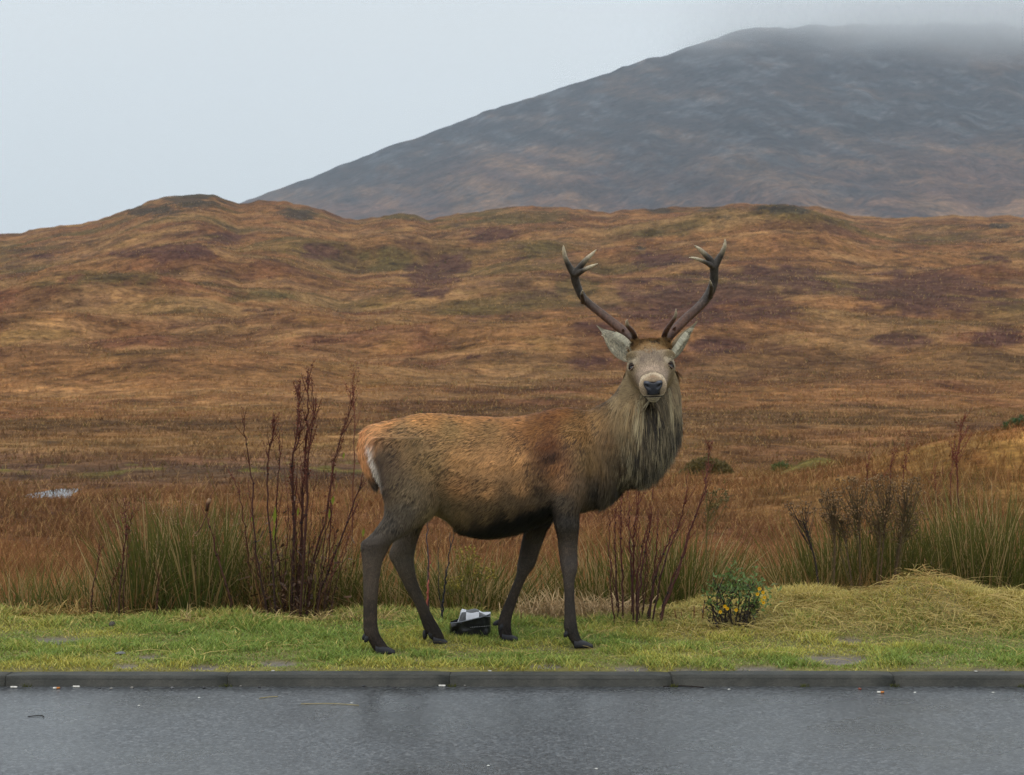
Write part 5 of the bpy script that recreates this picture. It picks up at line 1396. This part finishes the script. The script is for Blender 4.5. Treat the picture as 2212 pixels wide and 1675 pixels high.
fr = empty("flowering_ragwort", None, "low leafy ragwort bush with a few yellow flowers", "plant")
for k, (tx, ty, bx) in enumerate(((1540, 1248, 1568), (1575, 1230, 1578), (1556, 1262, 1570), (1602, 1250, 1588), (1632, 1250, 1596), (1648, 1272, 1602), (1525, 1278, 1560), (1590, 1278, 1582), (1620, 1288, 1600), (1565, 1242, 1572), (1615, 1262, 1592), (1640, 1300, 1605), (1535, 1300, 1562))):
    Y = 9.72 + random.uniform(-.1, .12); b = P(bx + random.uniform(-14, 14), 1350, Y); b[2] = ground(bx, Y) - .01
    st = spline([b, (b + P(tx, ty, Y)) / 2 + RNG.normal(0, .02, 3), P(tx, ty, Y)], 12); mb = MB(); mb.tube(st, np.linspace(.0045, .002, 12), lin((58, 50, 44)), 5); so = mb.build("stem", M_STEM, fr)
    V, T_, C = seeds(st[2:9], 44, .022, .020, .007, lin((66, 58, 46)), -.2); V2, T2, C2 = seeds(st[8:], 64 if k % 3 else 24, .028, .024, .009, lin((104, 128, 70)), .4)
    mesh_np("leaves", np.vstack([V, V2]), np.vstack([T_, T2 + len(V)]), M_LEAF, so, np.vstack([C, C2]))["kind"] = "stuff"
for (a, b) in ((1640, 1272), (1648, 1280), (1636, 1284), (1651, 1291), (1643, 1297), (1649, 1302), (1566, 1310), (1571, 1315), (1590, 1318), (1556, 1322)):
    q = P(a, b, 9.6); mb = MB()
    for k in range(9):
        t = k * 2 * math.pi / 9; dv = np.array((math.cos(t), -.35, math.sin(t))) * .0085; sv = np.array((-math.sin(t), 0, math.cos(t))) * .0021
        mb.add([q - sv * .6, q + sv * .6, q + dv + sv, q + dv - sv], [(0, 1, 2), (0, 2, 3)], lin((236, 186, 24)))
    mb.blob(q, (.004, .003, .004), lin((206, 140, 16)), 1, .1, 7, 5); mb.build("flower", M_LEAF, fr)

for k, (a, b0, b1) in enumerate(((1500, 1352, 1310), (1517, 1352, 1304), (1543, 1352, 1312), (1462, 1346, 1318), (1475, 1348, 1322), (1706, 1330, 1308), (1758, 1344, 1314), (1875, 1356, 1328), (1882, 1354, 1332), (1790, 1346, 1322), (1108, 1340, 1305), (1125, 1342, 1320), (1838, 1352, 1328))):
    Y = yfoot(b0 + 6); mb = MB(); p0 = P(a, b0, Y); p0[2] = ground(a, Y) - .01; p1 = P(a + random.uniform(-5, 5), b1, Y)
    mb.tube([p0, (p0 + p1) / 2, p1], [.0032, .003, .0022], lin((116, 70, 46)), 5)
    tag(mb.build("cut_stem", M_STEM), "short brown cut stalk poking out of the verge grass", "stalk", "cut stalks in the verge")

# bushes out on the moor
def bush(px, Yb, w_, h_, col, label, n=5200):
    X = (px - CX) / F * Yb; z = ground(px, Yb); o = empty("moor_bush", None, label, "bush")
    a = RNG.uniform(0, 2 * math.pi, n); u = RNG.uniform(0, 1, n) ** .6; v = RNG.uniform(0, 1, n)
    lump = .75 + .5 * noise2(np.cos(a) * 2 + 5, v * 3, 3)
    p = np.stack([X + w_ * u * np.cos(a) * lump, Yb + .6 * w_ * u * np.sin(a), z + h_ * v * np.sqrt(np.clip(1 - u ** 2.4, 0, 1)) * lump], -1)
    d = unit(RNG.normal(0, 1, (n, 3)) + np.array((0, 0, .9))); c = lin(col) * RNG.uniform(.55, 1.35, n)[:, None]
    V, T_, C = ribbons(p, d, 0 * d, RNG.uniform(.04, .10, n), RNG.uniform(.012, .026, n), unit(np.cross(d, RNG.normal(0, 1, (n, 3)))), c * .7, c, 2)
    mesh_np("foliage", V, T_, M_LEAF, o, C)["kind"] = "stuff"
    mb = MB()
    for k in range(7): mb.tube([(X, Yb, z - .05), (X + random.uniform(-.5, .5) * w_, Yb + random.uniform(-.2, .2), z + h_ * .5)], [.02, .008], lin((70, 56, 44)), 5)
    mb.build("branches", M_STEM, o)
bush(1530, 50, .66, .44, (112, 98, 52), "low olive-brown bush alone on the moor beside the stag's mane")
bush(2206, 41, .42, .34, (84, 104, 62), "dark green bush on the crest of the grassy bank", 3000)
bush(1690, 52, .3, .22, (104, 112, 58), "small green bush at the top of the grassy mound", 1500)

# bog pool
cxp = (95 - CX) / F * 40.6; zpool = float(terr_z(np.array([cxp]), np.array([40.6]))[0]) + .135
v = np.array([(cxp + .04 + .62 * math.cos(t), 40.9 + 2.2 * math.sin(t), zpool) for t in np.linspace(0, 2 * math.pi, 48, endpoint=False)] + [(cxp, 40.9, zpool)])
f = [(i, (i + 1) % 48, 48) for i in range(48)]
tag(mesh_np("bog_pool", v, f, M_WATER), "small shining pool of water in the bog", "pool", kind="structure")

# the litter: crumpled black and white plastic bag behind the stag's feet
def bag():
    Y0 = 9.62; o = empty("plastic_bag", None, "crumpled black plastic bag with black and white checked top lying between the stag's feet", "bag")
    gz = ground(1015, Y0) + .012; s_ = Y0 / F
    x0, x1 = (971 - CX) * s_, (1061 - CX) * s_
    rows = 9; n = 56; V_ = []
    def rim_z(t): return gz + .050 + .044 * np.clip((t - .02) / .98, 0, 1)
    for i in range(rows):
        h = i / (rows - 1)
        for j in range(n):
            a = 2 * math.pi * j / n; cx_, cy_ = math.cos(a), math.sin(a)
            t = .5 + .5 * np.sign(cx_) * abs(cx_) ** .8
            cr = .010 * (noise3(t * 9 + 3 * cy_, h * 5 + t * 4, cy_ * 3, 4) - .5) * 2 + .006 * (noise3(t * 22, h * 14 - t * 10, cy_ * 5, 5) - .5) * 2
            crum = .030 * float(sstep(.35, .0, t)) * (noise3(t * 20, h * 6, cy_ * 4, 6) - .5) * 2 if cy_ < 0 else 0
            x = x0 + (x1 - x0) * (t * (1 - .03 * h) + .015 * h)
            y = Y0 + (.055 + .02 * h) * np.sign(cy_) * abs(cy_) ** .75 * (1 - .12 * h * (1 - h) * 4) + (cr + crum) * (1 if 0 < i else .3)
            zz = gz - .02 + (rim_z(t) - gz + .02) * h + cr * .25 * h
            V_.append((x, float(y), float(zz)))
    f = [(i * n + j, i * n + (j + 1) % n, (i + 1) * n + (j + 1) % n, (i + 1) * n + j) for i in range(rows - 1) for j in range(n)]
    mesh_np("bag_wall", np.array(V_), np.array(f), M_PLASTIC, o, np.tile(lin((34, 35, 38)), (len(V_), 1)))
    # checked top panel, slightly domed
    nx_, ny_ = 24, 12; pv, pc = [], []
    for jy in range(ny_):
        for ix in range(nx_):
            t = .20 + .80 * ix / (nx_ - 1); q = jy / (ny_ - 1)
            x = x0 + (x1 - x0) * t * .985; y = Y0 - .066 + .132 * q
            edge = float(sstep(.20, .30, t) * (1 - .75 * sstep(.62, 1.0, t)))
            up_ = (gz + .116 - float(rim_z(t))) * edge
            zz = float(rim_z(t)) - .006 + up_ * math.sin(math.pi * min(1, .5 * (q / .55) if q < .55 else .5 + .5 * (q - .55) / .45)) ** .7 + .003 * math.sin(t * 17 + q * 6)
            pv.append((x, y, zz)); pc.append(0)
    pf, idx = [], []
    for jy in range(ny_ - 1):
        for ix in range(nx_ - 1):
            k = jy * nx_ + ix; pf.append((k, k + 1, k + nx_ + 1, k + nx_)); idx.append(1 - (((ix + 3) // 9) + ((jy + 2) // 5)) % 2)
    wm, bm2 = mat_plain("white_print", (.72, .73, .78), .35, .4), mat_plain("black_print", (.06, .063, .07), .35, .5)
    mesh_np("checked_panel", np.array(pv), np.array(pf), [wm, bm2], o, None, True, idx)
    mb = MB(); tt = np.linspace(.02, .99, 30)                # pale hem along the rim
    mb.tube([(x0 + (x1 - x0) * t, Y0 - .074 + .01 * abs(2 * t - 1) ** 4 * 6, float(rim_z(t))) for t in tt], .0026, lin((120, 124, 132)), 5); mb.build("hem", M_PLASTIC, o)
    for t in np.linspace(.52, .97, 12):                       # stitched seam
        mb = MB(); x = x0 + (x1 - x0) * t; zz = gz + .036 + .016 * (t - .5)
        mb.tube([(x - .0026, Y0 - .0715 + .012 * max(0, t - .8), zz), (x + .0026, Y0 - .0715 + .012 * max(0, t - .8), zz + .0006)], .0010, lin((190, 192, 196)), 4); mb.build("stitch", M_PLASTIC, o)
bag()

# ------------------------------------------------------------------ small litter and stones
def yroad(py, z=0.0): return (CAMZ - z) * F / (py - HY)
def butt(px, py, ang, two, label, group):
    Y = yroad(py); q = P(px, py, Y); q[2] = .0045; d = np.array((math.cos(ang), math.sin(ang), 0)); r = .0042
    o = empty("cigarette_end", None, label, "cigarette end", group); mb = MB(); L_ = .014
    mb.tube([q - d * L_, q], r, lin((222, 218, 208)), 8); mb.build("paper", M_LITTER, o)
    mb = MB(); mb.tube([q + d * .0002, q + d * L_], r, lin((196, 122, 58)) if two else lin((226, 222, 214)), 8); mb.build("filter", M_LITTER, o)
G_, L_ = "white cigarette ends in the gutter", "flattened white cigarette end in the gutter below the kerb"
for (a, b) in ((30, 1487), (320, 1481), (598, 1480), (955, 1484), (165, 1486), (755, 1482)): butt(a, b, random.uniform(-.4, .4), False, L_, G_)
butt(122, 1489, .2, True, "cigarette end with orange filter in the gutter among white ends", None); butt(1902, 1498, .05, True, "orange-tipped cigarette end lying out on the road", None)
def pebble(px, py, r, col, label, group, on=0.0, name="pebble", cat="stone", flat=.6):
    Y = (CAMZ - on) * F / (py - HY); q = P(px, py, Y); q[2] = on + r * flat * .75; mb = MB()
    mb.blob(q, (r * 1.25, r, r * flat), lin(col), random.randint(0, 99), .3, 9, 7, random.uniform(0, 3)); tag(mb.build(name, M_ROCK), label, cat, group)
for (a, b) in ((215, 1488), (372, 1488), (240, 1489), (285, 1487), (440, 1487), (520, 1484), (925, 1482), (1005, 1483), (1025, 1481), (838, 1483), (680, 1483), (1290, 1481), (1240, 1481), (1460, 1481), (1578, 1481), (1700, 1482), (560, 1486), (785, 1484)):
    pebble(a, b, random.uniform(.005, .0085), random.choice([(96, 96, 98), (130, 126, 120), (70, 70, 72)]), "small grey pebble lying in the gutter", "gutter pebbles")
for (a, b) in ((1055, 1655), (1288, 1662), (1976, 1497), (1575, 1490), (300, 1525), (2145, 1497), (760, 1520), (430, 1508)):
    pebble(a, b, .0055, (206, 206, 200), "tiny white chip lying on the road", "white chips on the road", flat=.35)
pebble(1857, 1490, .007, (128, 72, 58), "small red-brown pebble on the road near the kerb", None)
pebble(260, 1414, .024, (112, 112, 112), "flat grey stone lying in the verge grass", None, .052, "flat_stone", "stone", .28)
pebble(243, 1354, .016, (72, 66, 62), "small dark clod on the verge in front of the small reddish dock", None, .06, "clod", "clod", .9)
pebble(545, 1442, .009, (74, 72, 70), "dark pebble at the verge edge above the kerb", None, .045)
for (a, b) in ((2108, 1451), (590, 1450), (1058, 1450)):
    pebble(a, b, .008, (196, 194, 186), "pale litter scrap lying on the kerb top", "scraps on the kerb", ZK, "litter_scrap", "litter", .2)
def straw(x0, y0, x1, y1, z, label, group, r=.0014, c=(186, 168, 116)):
    a = P(x0, y0, (CAMZ - z) * F / (y0 - HY)); b = P(x1, y1, (CAMZ - z) * F / (y1 - HY)); m = (a + b) / 2 + RNG.normal(0, .012, 3); a[2] = b[2] = z + .002; m[2] = z + .003
    mb = MB(); mb.tube(spline([a, m, b], 9), r, lin(c), 5); tag(mb.build("straw_stalk", M_DRY), label, "straw", group)
for q in ((650, 1522, 775, 1525), (900, 1482, 985, 1481), (1385, 1479, 1410, 1478), (700, 1481, 760, 1478), (1560, 1480, 1585, 1483), (560, 1510, 600, 1506)): straw(*q, 0.0, "pale straw stalk lying on the road by the kerb", "straws on the road")
straw(1432, 1484, 1520, 1486, 0.0, "long dark twig lying on the road close to the kerb", None, .002, (52, 44, 40)); straw(60, 1549, 95, 1550, 0.0, "short thin dark twig lying out on the open road", None, .0016, (48, 42, 38))
for k, (x, zc) in enumerate(((-1.173, 0), (-.2446, 0), (.6688, 0), (1.576, 0), (2.1, 0), (1.2, 0), (-2.0, 0))):    # moss and grass growing in the gutter joints
    n = 26; root = np.stack([x + RNG.normal(0, .012, n), np.full(n, YK0 - .004) - RNG.uniform(0, .01, n), np.zeros(n)], -1); a = RNG.uniform(0, 6.28, n)
    d = unit(np.stack([np.cos(a) * .6, -np.abs(np.sin(a)) * .5, np.ones(n)], -1)); cc = lin((112, 116, 50)) * RNG.uniform(.6, 1.2, n)[:, None]
    V, T_, C = ribbons(root, d, 0 * d, RNG.uniform(.008, .022, n), RNG.uniform(.0018, .003, n), tangent_side(n), cc * .7, cc, 2)
    tag(mesh_np("weed_tuft", V, T_, M_GRASS, None, C), "tiny green weed growing at the foot of the kerb", "weed", "weeds along the kerb")
